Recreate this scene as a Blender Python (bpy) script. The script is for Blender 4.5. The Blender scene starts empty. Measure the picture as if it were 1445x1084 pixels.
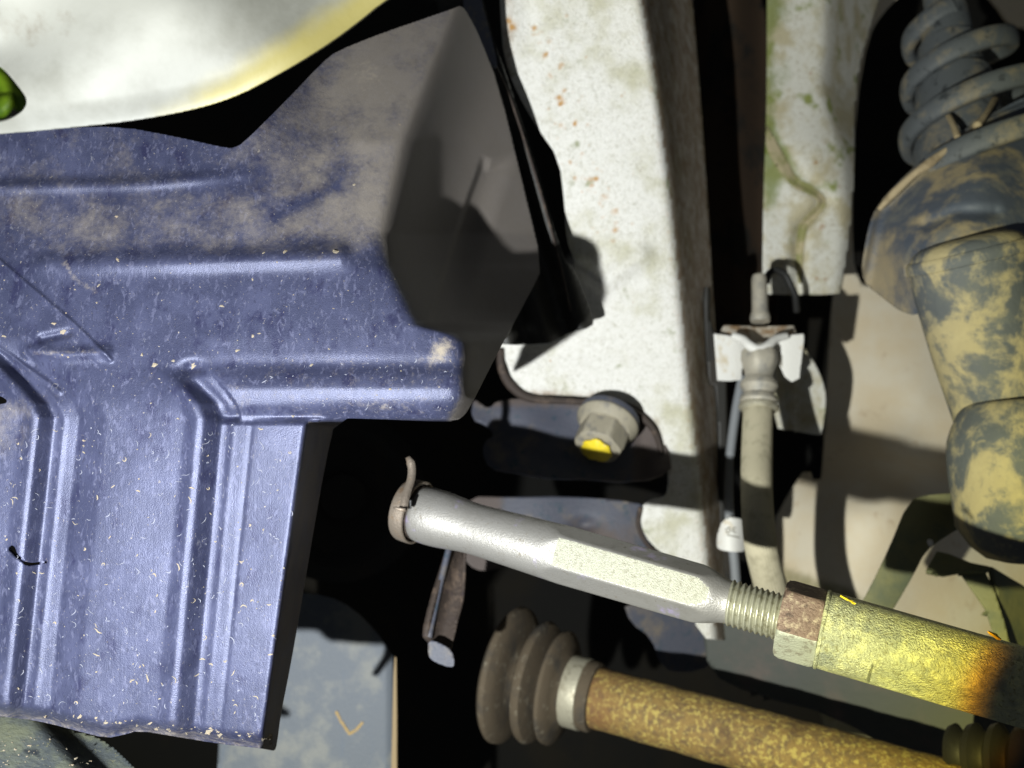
import bpy, math, random
import numpy as np
from mathutils import Vector

# ------------------------------------------------------------------ camera, world, lamps, exposure
scene = bpy.context.scene
F = 1445 * 28.0 / 36.0                      # focal length in photograph pixels
CZ = 0.5                                    # camera height
cam_data = bpy.data.cameras.new("camera")
cam = bpy.data.objects.new("camera", cam_data)
scene.collection.objects.link(cam)
cam.location = (0, 0, CZ)
cam.rotation_euler = (math.radians(90), 0, 0)
cam_data.lens = 28.0
cam_data.sensor_width = 36.0
cam_data.clip_start = 0.01
cam_data.clip_end = 50
cam_data.dof.use_dof = True
cam_data.dof.focus_distance = 0.275
cam_data.dof.aperture_fstop = 10.5
scene.camera = cam

world = bpy.data.worlds.new("World")
scene.world = world
world.use_nodes = True
world.node_tree.nodes["Background"].inputs[0].default_value = (0.85, 0.92, 1.0, 1)
world.node_tree.nodes["Background"].inputs[1].default_value = 0.05

LAMP = (-0.122, 0.0, CZ - 0.088)            # the hand torch: left of and below the lens
def torch(name, power, size, radius):
    """an LED torch: cool white core, yellow outer ring, orange fringe where the beam is cut off"""
    l = bpy.data.lights.new(name, 'SPOT')
    l.energy = power; l.spot_size = math.radians(size); l.spot_blend = .1
    l.shadow_soft_size = radius
    l.use_nodes = True
    nt = l.node_tree; N = nt.nodes; L = nt.links
    em = [n for n in N if n.type == 'EMISSION'][0]
    tc = N.new("ShaderNodeTexCoord")
    sp = N.new("ShaderNodeSeparateXYZ"); L.new(tc.outputs["Normal"], sp.inputs[0])
    def m(op, a, b=None):
        n = N.new("ShaderNodeMath"); n.operation = op
        for i, v in enumerate((a, b)):
            if v is None: continue
            if isinstance(v, (int, float)): n.inputs[i].default_value = v
            else: L.new(v, n.inputs[i])
        return n.outputs[0]
    rad = m('SQRT', m('ADD', m('MULTIPLY', sp.outputs[0], sp.outputs[0]), m('MULTIPLY', sp.outputs[1], sp.outputs[1])))
    tan = m('DIVIDE', rad, m('ABSOLUTE', sp.outputs[2]))
    cr = N.new("ShaderNodeValToRGB"); L.new(m('MULTIPLY', tan, .5), cr.inputs[0])
    e = cr.color_ramp.elements
    stops = [(0, (.90, .93, .96)), (.45, (.90, .93, .92)), (.74, (.90, .91, .82)), (.88, (.90, .89, .58)), (.98, (.92, .88, .36)), (1.055, (.95, .78, .15)), (1.08, (.6, .24, .01)), (1.105, (0, 0, 0))]
    e[0].position = 0; e[0].color = (*stops[0][1], 1); e[1].position = stops[-1][0] / 2; e[1].color = (0, 0, 0, 1)
    for t, c in stops[1:-1]:
        k = e.new(t / 2); k.color = (*c, 1)
    L.new(cr.outputs[0], em.inputs[0]); em.inputs[1].default_value = 1.0
    o = bpy.data.objects.new(name, l)
    scene.collection.objects.link(o)
    o.location = LAMP
    o.rotation_euler = (math.radians(102), 0, math.radians(-1))
    return o
torch("torch", 18.5, 110, 0.0032)

scene.view_settings.view_transform = 'Standard'
scene.view_settings.look = 'None'
scene.view_settings.exposure = 0.0
scene.view_settings.gamma = 1.0

rng = random.Random(7)
nrg = np.random.RandomState(5)

# ------------------------------------------------------------------ helpers
def P(px, py, d):
    """pixel of the photograph + distance -> point in the place"""
    return np.array([(px - 722.5) / F * d, d, CZ + (542.0 - py) / F * d])

def PA(px, py, d):
    return np.stack([(px - 722.5) / F * d, d, CZ + (542.0 - py) / F * d], axis=-1)

def origin_of(parent):
    o = Vector((0, 0, 0))
    while parent is not None:
        o += parent.location
        parent = parent.parent
    return o

def thing(name, label, cat, loc, group=None):
    o = bpy.data.objects.new(name, None)
    scene.collection.objects.link(o)
    o.location = Vector([float(v) for v in loc])
    o.empty_display_size = 0.01
    o['label'] = label; o['category'] = cat
    if group: o['group'] = group
    return o

def tag(o, label, cat, group=None):
    o['label'] = label; o['category'] = cat
    if group: o['group'] = group
    return o

def obj(name, verts, faces, mat, parent=None, smooth=True, thick=0.0, bevel=0.0, label=None, kind=None):
    verts = np.asarray(verts, dtype=float)
    off = np.array(origin_of(parent)) if parent is not None else verts.mean(axis=0)
    me = bpy.data.meshes.new(name)
    me.from_pydata((verts - off).tolist(), [], [tuple(int(i) for i in f) for f in faces])
    me.update()
    if smooth: me.polygons.foreach_set("use_smooth", [True] * len(me.polygons))
    me.materials.append(mat)
    o = bpy.data.objects.new(name, me)
    scene.collection.objects.link(o)
    if parent is not None: o.parent = parent
    else: o.location = Vector(off.tolist())
    if thick:
        m = o.modifiers.new("solid", 'SOLIDIFY'); m.thickness = thick; m.offset = -1
    if bevel:
        m = o.modifiers.new("bevel", 'BEVEL'); m.width = bevel; m.segments = 3; m.limit_method = 'ANGLE'
    if label: o['label'] = label
    if kind: o['kind'] = kind
    return o

def chaikin(poly, n=1, closed=True):
    p = np.array(poly, dtype=float)
    for _ in range(n):
        if closed:
            q = np.roll(p, -1, axis=0)
            p = np.stack([.75 * p + .25 * q, .25 * p + .75 * q], axis=1).reshape(-1, 2)
        else:
            a = p[:-1]; b = p[1:]
            m = np.stack([.75 * a + .25 * b, .25 * a + .75 * b], axis=1).reshape(-1, p.shape[1])
            p = np.vstack([p[:1], m[1:-1], p[-1:]]) if len(p) > 2 else p
    return p

def inside(poly, x, y):
    r = np.zeros(x.shape, bool)
    n = len(poly)
    for i in range(n):
        x0, y0 = poly[i]; x1, y1 = poly[(i + 1) % n]
        if y0 == y1: continue
        c = ((y0 > y) != (y1 > y)) & (x < (x1 - x0) * (y - y0) / (y1 - y0) + x0)
        r ^= c
    return r

def nearest(poly, x, y, closed=True):
    bd = np.full(x.shape, 1e18); bx = x.copy(); by = y.copy()
    n = len(poly)
    for i in range(n if closed else n - 1):
        x0, y0 = poly[i]; x1, y1 = poly[(i + 1) % n]
        dx, dy = x1 - x0, y1 - y0
        L = dx * dx + dy * dy + 1e-12
        t = np.clip(((x - x0) * dx + (y - y0) * dy) / L, 0, 1)
        qx, qy = x0 + t * dx, y0 + t * dy
        d = (qx - x) ** 2 + (qy - y) ** 2
        m = d < bd
        bd = np.where(m, d, bd); bx = np.where(m, qx, bx); by = np.where(m, qy, by)
    return np.sqrt(bd), bx, by

def relief(name, poly, depth, step, mat, parent=None, holes=(), thick=0.002, smooth=True, label=None, round_=1, jitter=0.0, mask=None, mask2=None):
    """a pressed or moulded sheet: an outline filled with a grid that follows depth(px, py)"""
    poly = chaikin(poly, round_) if round_ else np.array(poly, float)
    holes = [chaikin(h, round_) if round_ else np.array(h, float) for h in holes]
    x0, y0 = poly.min(axis=0) - step; x1, y1 = poly.max(axis=0) + step
    nx = int((x1 - x0) / step) + 2; ny = int((y1 - y0) / step) + 2
    X, Y = np.meshgrid(x0 + np.arange(nx) * step, y0 + np.arange(ny) * step)
    ins = inside(poly, X, Y)
    for h in holes: ins &= ~inside(h, X, Y)
    q = ins[:-1, :-1] | ins[1:, :-1] | ins[:-1, 1:] | ins[1:, 1:]
    used = np.zeros(ins.shape, bool)
    used[:-1, :-1] |= q; used[1:, :-1] |= q; used[:-1, 1:] |= q; used[1:, 1:] |= q
    mv = used & ~ins
    xs, ys = X[mv], Y[mv]
    bd, bx, by = nearest(poly, xs, ys)
    for h in holes:
        d2, hx, hy = nearest(h, xs, ys)
        m = d2 < bd
        bd = np.where(m, d2, bd); bx = np.where(m, hx, bx); by = np.where(m, hy, by)
    X[mv] = bx; Y[mv] = by
    idx = -np.ones(ins.shape, int)
    idx[used] = np.arange(used.sum())
    px, py = X[used], Y[used]
    D = depth(px, py)
    if jitter: D = D + nrg.normal(0, jitter, D.shape)
    V = PA(px, py, D)
    a = idx[:-1, :-1][q]; b = idx[:-1, 1:][q]; c = idx[1:, 1:][q]; d = idx[1:, :-1][q]
    faces = np.stack([d, c, b, a], axis=1)
    o = obj(name, V, faces, mat, parent, smooth=smooth, thick=thick, label=label)
    if mask is not None:
        at = o.data.attributes.new("grime_or_light", 'FLOAT', 'POINT')
        at.data.foreach_set("value", mask(px, py).astype(np.float32))
    if mask2 is not None:
        at = o.data.attributes.new("clay", 'FLOAT', 'POINT')
        at.data.foreach_set("value", mask2(px, py).astype(np.float32))
    return o

def tps(pts):
    """smooth surface through (px, py, depth) points"""
    pts = np.array(pts, float)
    x, y, d = pts[:, 0] / 100, pts[:, 1] / 100, pts[:, 2]
    def U(r2): return r2 * np.log(r2 + 1e-9) * .5
    n = len(x)
    K = U((x[:, None] - x) ** 2 + (y[:, None] - y) ** 2) + np.eye(n) * 1e-4
    A = np.zeros((n + 3, n + 3)); A[:n, :n] = K
    Q = np.stack([np.ones(n), x, y], 1); A[:n, n:] = Q; A[n:, :n] = Q.T
    w = np.linalg.solve(A, np.concatenate([d, np.zeros(3)]))
    def f(px, py):
        X = px / 100; Y = py / 100
        r = w[n] + w[n + 1] * X + w[n + 2] * Y
        for i in range(n): r = r + w[i] * U((X - x[i]) ** 2 + (Y - y[i]) ** 2)
        return r
    return f

def plane3(p):
    """plane through three (px, py, depth) points, exact in space"""
    A, B, C_ = [P(*q) for q in p]
    n = np.cross(B - A, C_ - A); k = n @ (A - np.array([0, 0, CZ]))
    def f(px, py):
        return k / (n[0] * (px - 722.5) / F + n[1] + n[2] * (542.0 - py) / F)
    return f

def ss(a, b, x):
    t = np.clip((x - a) / (b - a), 0, 1)
    return t * t * (3 - 2 * t)

def prof(knots, sigma):
    k = np.array(knots, float)
    xs = np.arange(k[0, 0] - 60, k[-1, 0] + 60, 0.5)
    v = np.interp(xs, k[:, 0], k[:, 1])
    # linear beyond the ends
    sl0 = (k[1, 1] - k[0, 1]) / (k[1, 0] - k[0, 0]); sl1 = (k[-1, 1] - k[-2, 1]) / (k[-1, 0] - k[-2, 0])
    v = np.where(xs < k[0, 0], k[0, 1] + sl0 * (xs - k[0, 0]), v)
    v = np.where(xs > k[-1, 0], k[-1, 1] + sl1 * (xs - k[-1, 0]), v)
    if sigma > 0:
        n = int(sigma * 8); g = np.exp(-.5 * ((np.arange(-n, n + 1) * .5) / sigma) ** 2); g /= g.sum()
        v = np.convolve(np.pad(v, n, mode='edge'), g, mode='valid')
    return lambda x: np.interp(x, xs, v)

def frame(A, B):
    ax = B - A; ax = ax / np.linalg.norm(ax)
    mid = (A + B) / 2; c = np.array([0, 0, CZ]) - mid
    e1 = c - ax * (c @ ax); e1 /= np.linalg.norm(e1)     # towards the lens
    e2 = np.cross(ax, e1)
    if e2[2] < 0: e2 = -e2                               # up
    return ax, e1, e2

def s_of(A, B, px, vertical=False):
    if vertical:
        u = (542.0 - px) / F; a, b = A[2] - CZ, B[2] - CZ
    else:
        u = (px - 722.5) / F; a, b = A[0], B[0]
    return (u * A[1] - a) / ((b - a) - u * (B[1] - A[1]))

def turned(name, A, B, ringsr, mat, parent=None, nseg=48, rfun=None, caps=True, vertical=False, smooth=True, bevel=0, label=None, thick=0, mask=None):
    """turned part round the axis A-B; ringsr = [(px along the axis, half width in px)]"""
    ax, e1, e2 = frame(A, B)
    th = np.linspace(0, 2 * math.pi, nseg, endpoint=False)
    V = []; 
    for (px, hw) in ringsr:
        s = s_of(A, B, px, vertical)
        c = A + (B - A) * s
        r = hw * c[1] / F
        rr = np.full(nseg, r)
        if rfun is not None: rr = rfun(px, rr, th, c[1] / F)
        V.append(c + rr[:, None] * (np.cos(th)[:, None] * e1 + np.sin(th)[:, None] * e2))
    n = len(V); V = np.concatenate(V)
    fs = []
    flip = np.dot(np.cross(e1, e2), ax) < 0
    for i in range(n - 1):
        for j in range(nseg):
            k = (j + 1) % nseg
            f = (i * nseg + j, i * nseg + k, (i + 1) * nseg + k, (i + 1) * nseg + j)
            fs.append(f[::-1] if flip else f)
    if caps:
        c0 = tuple(range(nseg))[::-1]; c1 = tuple((n - 1) * nseg + j for j in range(nseg))
        fs.append(c0[::-1] if flip else c0); fs.append(c1[::-1] if flip else c1)
    o = obj(name, V, fs, mat, parent, smooth=smooth, bevel=bevel, label=label, thick=thick)
    if smooth:
        shade_by_angle(o)
    if mask is not None:
        at = o.data.attributes.new("grime_or_light", 'FLOAT', 'POINT')
        at.data.foreach_set("value", np.repeat([mask(q[0]) for q in ringsr], nseg).astype(np.float32))
    return o

def shade_by_angle(o, ang=38):
    me = o.data
    me.update()
    import bmesh
    bm = bmesh.new(); bm.from_mesh(me)
    for e in bm.edges:
        if len(e.link_faces) == 2 and e.calc_face_angle(0) > math.radians(ang): e.smooth = False
    bm.to_mesh(me); bm.free()

def tube(name, pts, radii, mat, parent=None, nseg=20, label=None, sub=6, flat=1.0):
    """tube along a smoothed path of (px,py,d) points; radii in px"""
    pts = np.array(pts, float)
    radii = np.array(radii if hasattr(radii, '__len__') else [radii] * len(pts), float)
    t = np.arange(len(pts)); tt = np.linspace(0, len(pts) - 1, (len(pts) - 1) * sub + 1)
    def cr(v):
        out = []
        for u in tt:
            i = min(int(u), len(pts) - 2); f = u - i
            p0 = v[max(i - 1, 0)]; p1 = v[i]; p2 = v[i + 1]; p3 = v[min(i + 2, len(pts) - 1)]
            out.append(.5 * ((2 * p1) + (-p0 + p2) * f + (2 * p0 - 5 * p1 + 4 * p2 - p3) * f * f + (-p0 + 3 * p1 - 3 * p2 + p3) * f ** 3))
        return np.array(out)
    W = np.array([P(*p) for p in cr(pts)])
    R = np.interp(tt, t, radii) * W[:, 1] / F
    T = np.gradient(W, axis=0); T /= np.linalg.norm(T, axis=1)[:, None]
    up = np.array([0, -1, 0.01]); V = []
    th = np.linspace(0, 2 * math.pi, nseg, endpoint=False)
    for i in range(len(W)):
        e1 = up - T[i] * (up @ T[i]); e1 /= np.linalg.norm(e1); up = e1
        e2 = np.cross(T[i], e1)
        V.append(W[i] + R[i] * (flat * np.cos(th)[:, None] * e1 + np.sin(th)[:, None] * e2))
    V = np.concatenate(V); fs = []
    for i in range(len(W) - 1):
        for j in range(nseg):
            k = (j + 1) % nseg
            fs.append((i * nseg + j, i * nseg + k, (i + 1) * nseg + k, (i + 1) * nseg + j))
    fs.append(tuple(range(nseg))[::-1]); fs.append(tuple((len(W) - 1) * nseg + j for j in range(nseg)))
    return obj(name, V, fs, mat, parent, label=label)

# ------------------------------------------------------------------ materials
def mat(name, base, rough=0.5, metal=0.0, layers=(), bump=(), spec=0.5, coat=0.0, grime_or_light=None, clay=None, tint=None):
    """base colour + layers of (colour, scale, lo, hi, detail, stretch xyz, roughness, distortion) and bumps (scale, strength, detail, stretch)"""
    m = bpy.data.materials.new(name); m.use_nodes = True
    nt = m.node_tree; N = nt.nodes; L = nt.links
    b = N["Principled BSDF"]
    b.inputs["Metallic"].default_value = metal
    b.inputs["Specular IOR Level"].default_value = spec
    b.inputs["Coat Weight"].default_value = coat
    if tint: b.inputs["Specular Tint"].default_value = (*tint, 1)
    b.inputs["Coat Roughness"].default_value = 0.3
    tc = N.new("ShaderNodeTexCoord")
    def noise(scale, detail, stretch, dist=0.0, seed=0.0):
        mp = N.new("ShaderNodeMapping")
        mp.inputs["Scale"].default_value = stretch
        mp.inputs["Location"].default_value = (seed, seed * 1.7, seed * .6)
        L.new(tc.outputs["Object"], mp.inputs["Vector"])
        n = N.new("ShaderNodeTexNoise")
        n.inputs["Scale"].default_value = scale; n.inputs["Detail"].default_value = detail
        n.inputs["Roughness"].default_value = 0.62; n.inputs["Distortion"].default_value = dist
        L.new(mp.outputs[0], n.inputs["Vector"])
        return n.outputs["Fac"]
    col = N.new("ShaderNodeRGB"); col.outputs[0].default_value = (*base, 1); cur = col.outputs[0]
    rv = N.new("ShaderNodeValue"); rv.outputs[0].default_value = rough; rc = rv.outputs[0]
    for k, ly in enumerate(layers):
        c, sc, lo, hi = ly[:4]
        det = ly[4] if len(ly) > 4 else 6; st = ly[5] if len(ly) > 5 else (1, 1, 1)
        rr = ly[6] if len(ly) > 6 else None; di = ly[7] if len(ly) > 7 else 0.0
        op = ly[8] if len(ly) > 8 else 1.0
        mr = N.new("ShaderNodeMapRange"); mr.inputs["From Min"].default_value = lo; mr.inputs["From Max"].default_value = hi
        mr.inputs["To Max"].default_value = op
        mr.interpolation_type = 'SMOOTHSTEP'
        L.new(noise(sc, det, st, di, 1.3 + k * 2.1), mr.inputs["Value"])
        mx = N.new("ShaderNodeMix"); mx.data_type = 'RGBA'
        L.new(mr.outputs[0], mx.inputs[0]); L.new(cur, mx.inputs[6]); mx.inputs[7].default_value = (*c, 1)
        cur = mx.outputs[2]
        if rr is not None:
            mf = N.new("ShaderNodeMix"); mf.data_type = 'FLOAT'
            L.new(mr.outputs[0], mf.inputs[0]); L.new(rc, mf.inputs[2]); mf.inputs[3].default_value = rr
            rc = mf.outputs[0]
    for an, gr in (("grime_or_light", grime_or_light), ("clay", clay)):   # dirt, or painted light and shade, shaped by a mesh attribute
        if gr is None: continue
        gc, grough, gsc = gr[:3]; gop = gr[3] if len(gr) > 3 else .8
        at = N.new("ShaderNodeAttribute"); at.attribute_name = an
        ad = N.new("ShaderNodeMath"); ad.operation = 'ADD'
        n1 = noise(gsc, 10, (1, 1, 1), .4, 33.); n2 = noise(gsc * 7, 6, (1, 1, 1), .2, 12.)
        mm = N.new("ShaderNodeMath"); mm.operation = 'MULTIPLY_ADD'; mm.inputs[1].default_value = .45
        L.new(n2, mm.inputs[0]); L.new(n1, mm.inputs[2])
        L.new(at.outputs["Fac"], ad.inputs[0]); L.new(mm.outputs[0], ad.inputs[1])
        mr = N.new("ShaderNodeMapRange"); mr.inputs["From Min"].default_value = .86; mr.inputs["From Max"].default_value = 1.55
        mr.inputs["To Max"].default_value = gop
        mr.interpolation_type = 'SMOOTHSTEP'
        L.new(ad.outputs[0], mr.inputs["Value"])
        mx = N.new("ShaderNodeMix"); mx.data_type = 'RGBA'
        L.new(mr.outputs[0], mx.inputs[0]); L.new(cur, mx.inputs[6]); mx.inputs[7].default_value = (*gc, 1)
        cur = mx.outputs[2]
        mf = N.new("ShaderNodeMix"); mf.data_type = 'FLOAT'
        L.new(mr.outputs[0], mf.inputs[0]); L.new(rc, mf.inputs[2]); mf.inputs[3].default_value = grough
        rc = mf.outputs[0]
    L.new(cur, b.inputs["Base Color"]); L.new(rc, b.inputs["Roughness"])
    last = None
    for k, bp in enumerate(bump):
        sc, strg = bp[:2]; det = bp[2] if len(bp) > 2 else 4; st = bp[3] if len(bp) > 3 else (1, 1, 1)
        bn = N.new("ShaderNodeBump"); bn.inputs["Strength"].default_value = strg
        bn.inputs["Distance"].default_value = 0.001
        L.new(noise(sc, det, st, 0, 9.1 + k * 3), bn.inputs["Height"])
        if last: L.new(last, bn.inputs["Normal"])
        last = bn.outputs[0]
    if last: L.new(last, b.inputs["Normal"])
    return m

CREAM = (0.55, 0.46, 0.32)
M = {}
M['shield'] = mat("moulded_plastic", (0.023, 0.026, 0.052), 0.46, layers=[
    ((0.038, 0.042, 0.078), 60, .42, .66, 9, (1, 1, 1), .42),
    ((0.015, 0.016, 0.040), 150, .52, .70, 10, (1, 1, .6), .36),
    ((0.068, 0.072, 0.118), 520, .54, .66, 6, (1, 1, .45), .5, .8, .7),
    ((0.014, 0.015, 0.030), 900, .56, .66, 5, (1, 1, .5), .45, 1.0, .6),
    ((0.13, 0.13, 0.15), 260, .62, .72, 9, (1.6, 1, .6), .7, 2.5, .6),
    ((0.24, 0.21, 0.17), 1000, .665, .72, 4, (1, 1, 1), .9, .8)],
    bump=[(2400, .20, 3), (200, .08, 6), (1000, .06, 3, (1, 1, .08))], spec=.6, tint=(.72, .76, 1.0), grime_or_light=((0.185, 0.160, 0.125), .8, 75, .75), clay=((0.27, .23, .17), .95, 330, .9))
M['shield_dust'] = mat("dusty_moulded_plastic", (0.06, 0.065, 0.12), .6, layers=[
    ((0.14, 0.125, 0.11), 70, .35, .6, 8), ((0.02, 0.022, 0.05), 55, .58, .66, 8), ((.3, .25, .17), 160, .66, .74, 6)],
    bump=[(600, .4, 5)], spec=.3)
M['liner'] = mat("black_liner_plastic", (0.018, 0.017, 0.014), .55, layers=[((0.05, .045, .035), 90, .5, .75)], bump=[(500, .3)])
M['strip'] = mat("grey_strip_plastic", (0.12, 0.13, 0.17), .5, layers=[((0.2, .19, .17), 200, .5, .7)], bump=[(500, .3)])
M['fleck'] = mat("dry_mud", (0.22, 0.19, 0.14), .95, layers=[((0.28, .22, .15), 900, .5, .6)], bump=[(2500, .6)])
M['fibre'] = mat("dust_fibre", (0.17, 0.175, 0.21), .95)
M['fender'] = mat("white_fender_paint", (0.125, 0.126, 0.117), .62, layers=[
    ((0.088, .088, .078), 30, .40, .64, 6, (1, 1, 1), .6), ((0.085, .078, .066), 60, .60, .76, 5)], bump=[(90, .15, 4)], spec=.4, grime_or_light=((0.16, .135, .03), .5, 12))
M['rim'] = mat("yellow_light_rim", (0.46, 0.42, 0.10), .5, layers=[((0.5, .5, .3), 60, .4, .7)], bump=[(200, .2)])
M['leaf'] = mat("leaf_green", (0.30, 0.50, 0.02), .5, layers=[((0.12, .25, .01), 60, .4, .6)])
M['rail'] = mat("dirty_white_paint", (0.80, 0.785, 0.73), .6, layers=[
    ((0.56, .54, .40), 26, .46, .68, 9, (1, 1, 1), .7), ((0.42, .40, .30), 420, .48, .68, 10, (1, 1, 1), .8, 1.5, .6),
    ((0.26, .28, .13), 60, .60, .72, 11, (1, 1, 1), .8, 0, .8), ((0.50, .26, .08), 200, .70, .74, 6), ((0.22, .15, .07), 420, .68, .73, 5)],
    bump=[(1100, 1.0, 6), (260, .5, 6)], spec=.4, grime_or_light=((0.26, .165, .085), .8, 110, .9), clay=((0.50, .26, .06), .8, 330, .95))
M['post'] = mat("algae_stained_white_paint", (0.68, 0.67, 0.60), .6, layers=[
    ((0.50, .45, .30), 38, .43, .62, 8), ((0.24, .28, .07), 44, .57, .68, 10), ((0.36, .18, .06), 90, .64, .72, 7), ((0.40, .36, .25), 500, .52, .66, 6, (1, 1, 1), .8, 0, .7)],
    bump=[(900, .6, 5), (200, .4, 6)], spec=.35, grime_or_light=((0.17, .21, .04), .8, 90))
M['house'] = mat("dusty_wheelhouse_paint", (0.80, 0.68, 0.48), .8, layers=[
    ((0.84, .76, .60), 14, .4, .65, 6), ((0.66, .53, .36), 60, .58, .75, 7)], bump=[(300, .3, 5)], spec=.2, grime_or_light=((.24, .22, .10), .8, 30, .8))
M['bracket'] = mat("dusty_dark_steel", (0.06, 0.064, 0.085), .6, layers=[
    ((0.13, .11, .09), 60, .5, .72, 7), ((0.03, .05, .07), 150, .55, .7)], bump=[(500, .35, 5)], grime_or_light=((0.10, .075, .06), .8, 90))
M['rust_edge'] = mat("rusty_brown_steel", (0.035, 0.024, 0.018), .75, layers=[
    ((0.10, .07, .05), 120, .5, .68, 7), ((0.03, .02, .02), 200, .55, .7)], bump=[(500, .6, 6)])
M['bolt'] = mat("dusty_zinc_bolt", (0.30, 0.27, 0.20), .65, layers=[((0.17, .16, .14), 150, .5, .7, 6)], bump=[(700, .4)])
M['yellow'] = mat("yellow_paint_mark", (0.72, 0.55, 0.02), .6, layers=[((0.5, .42, .2), 500, .6, .68)], bump=[(900, .4)])
M['rod'] = mat("zinc_plated_steel", (0.29, 0.28, 0.26), .43, metal=.55, layers=[
    ((0.25, .24, .22), 160, .45, .7, 8, (1, 1, 1), .5), ((0.40, .35, .50), 60, .60, .7, 4, (1, 1, 1), .38),
    ((0.16, .14, .11), 500, .60, .70, 7, (1, 1, 1), .7, 0, .8)], bump=[(1500, .25, 4), (300, .12, 4)])
M['thread'] = mat("dull_zinc_thread", (0.30, 0.295, 0.22), .42, metal=.45, layers=[((0.19, .18, .12), 300, .5, .66, 7)], bump=[(900, .2)])
M['flat'] = mat("pale_zinc_flat", (0.46, 0.46, 0.37), .55, metal=.35, layers=[((0.36, .35, .27), 600, .50, .66, 7)], bump=[(1800, .9, 4)])
M['clamp'] = mat("tarnished_clamp_steel", (0.24, 0.20, 0.16), .5, metal=.6, layers=[((0.16, .11, .07), 250, .52, .7, 6, (1, 1, 1), .8)], bump=[(900, .3)])
M['nut'] = mat("rusty_nut_steel", (0.15, 0.10, 0.075), .6, metal=.3, layers=[
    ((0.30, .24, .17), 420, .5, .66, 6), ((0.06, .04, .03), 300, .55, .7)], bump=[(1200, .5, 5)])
M['nut_lit'] = mat("lit_nut_steel", (0.30, 0.31, 0.25), .5, metal=.3, layers=[((0.2, .19, .15), 320, .5, .66, 6)], bump=[(1200, .5, 5)])
M['sleeve'] = mat("cast_steel_sleeve", (0.40, 0.41, 0.26), .38, metal=.4, layers=[
    ((0.56, .56, .30), 260, .45, .62, 7, (1, 1, 1), .5), ((0.13, .15, .14), 60, .54, .70, 8, (1, 1, 1), .5, 0, .8), ((0.22, .21, .10), 700, .52, .66, 5, (1, 1, 1), .6, 0, .8), ((0.5, .28, .05), 300, .755, .78, 3)],
    bump=[(1500, 1.0, 3), (500, .3, 4)], spec=.7)
M['shaft'] = mat("rusty_drive_shaft_steel", (0.22, 0.14, 0.04), .75, layers=[
    ((0.14, .09, .035), 210, .46, .60, 8), ((0.43, .34, .09), 420, .50, .62, 6, (1, 1, 1), .8, 0, .8), ((0.08, .045, .018), 45, .56, .70, 8, (1, 1, 1), .8, 0, .7)], bump=[(520, 1.0, 6)], grime_or_light=((.16, .07, .025), .85, 90))
M['boot'] = mat("dusty_rubber_boot", (0.085, 0.066, 0.044), .85, layers=[((0.05, .044, .036), 50, .45, .7, 6), ((0.15, .13, .095), 220, .55, .72)], bump=[(700, .3, 5)], spec=.2)
M['band'] = mat("clamp_band_aluminium", (0.50, 0.47, 0.36), .45, metal=.5, layers=[((0.33, .30, .22), 160, .5, .7)], bump=[(500, .3)])
M['hose'] = mat("dusty_hose_rubber", (0.46, 0.42, 0.30), .85, layers=[((0.33, .30, .21), 130, .45, .7, 6)], bump=[(900, .3)], spec=.2)
M['fitting'] = mat("dusty_fitting_steel", (0.40, 0.37, 0.30), .6, metal=.2, layers=[((0.27, .26, .23), 140, .45, .7, 6)], bump=[(500, .3)])
M['white'] = mat("white_bracket_paint", (0.68, 0.67, 0.63), .6, layers=[((0.50, .42, .28), 60, .56, .70, 6), ((0.35, .2, .1), 160, .68, .76)], bump=[(400, .3)])
M['rusty_white'] = mat("rust_stained_white_paint", (0.62, 0.56, 0.46), .7, layers=[((0.34, .22, .12), 120, .46, .62, 7)], bump=[(400, .4)])
M['black'] = mat("black_rubber", (0.012, 0.012, 0.011), .6, bump=[(300, .2)])
M['grey_tube'] = mat("grey_plastic_conduit", (0.17, 0.18, 0.19), .6, bump=[(300, .2)])
M['ink'] = mat("faded_print", (0.16, 0.15, 0.11), .8)
M['coil'] = mat("dirty_spring_steel", (0.075, 0.085, 0.095), .65, layers=[((0.17, .15, .11), 60, .50, .68, 8), ((.025, .03, .035), 140, .55, .7)], bump=[(500, .3)])
M['strut'] = mat("muddy_strut_steel", (0.085, 0.10, 0.125), .7, layers=[
    ((0.34, .285, .155), 36, .46, .58, 10, (1, 1, 1), .9), ((0.13, .14, .145), 120, .55, .7, 6)], bump=[(260, .5, 7)])
M['strut_yellow'] = mat("yellow_mud_on_strut", (0.085, 0.095, 0.105), .7, layers=[
    ((0.35, .30, .175), 40, .45, .58, 13, (1, 1, .8), .9, .4), ((0.40, .345, .20), 120, .5, .66, 8, (1, 1, 1), .9, 0, .5), ((0.10, .11, .11), 90, .52, .68, 11, (1, 1, 1), .8, 0, .8)], bump=[(260, .5, 7)])
M['seat'] = mat("dirty_blue_black_steel", (0.075, 0.09, 0.12), .6, layers=[
    ((0.30, .25, .155), 30, .50, .64, 9, (1, 1, 1), .9), ((0.15, .155, .15), 60, .5, .7, 7)], bump=[(260, .4, 7)], grime_or_light=((0.26, .215, .14), .9, 110, .9))
M['dirt'] = mat("caked_clay_dust", (0.36, 0.29, 0.18), .95, layers=[((0.22, .17, .10), 90, .5, .7)], bump=[(300, .6, 6)])
M['olive'] = mat("olive_coated_steel", (0.17, 0.17, 0.085), .6, layers=[((0.11, .125, .08), 50, .45, .7)], bump=[(300, .3)])
M['plate'] = mat("blue_grey_coated_plate", (0.10, 0.115, 0.135), .6, layers=[((0.17, .175, .165), 34, .45, .62, 9), ((0.09, .11, .14), 70, .55, .7, 6, (1, 1, .2)), ((.3, .28, .22), 300, .70, .76)], bump=[(500, .25, 5)])
M['plate_edge'] = mat("tan_rusted_edge", (0.30, 0.22, 0.12), .8, bump=[(500, .4)])
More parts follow.
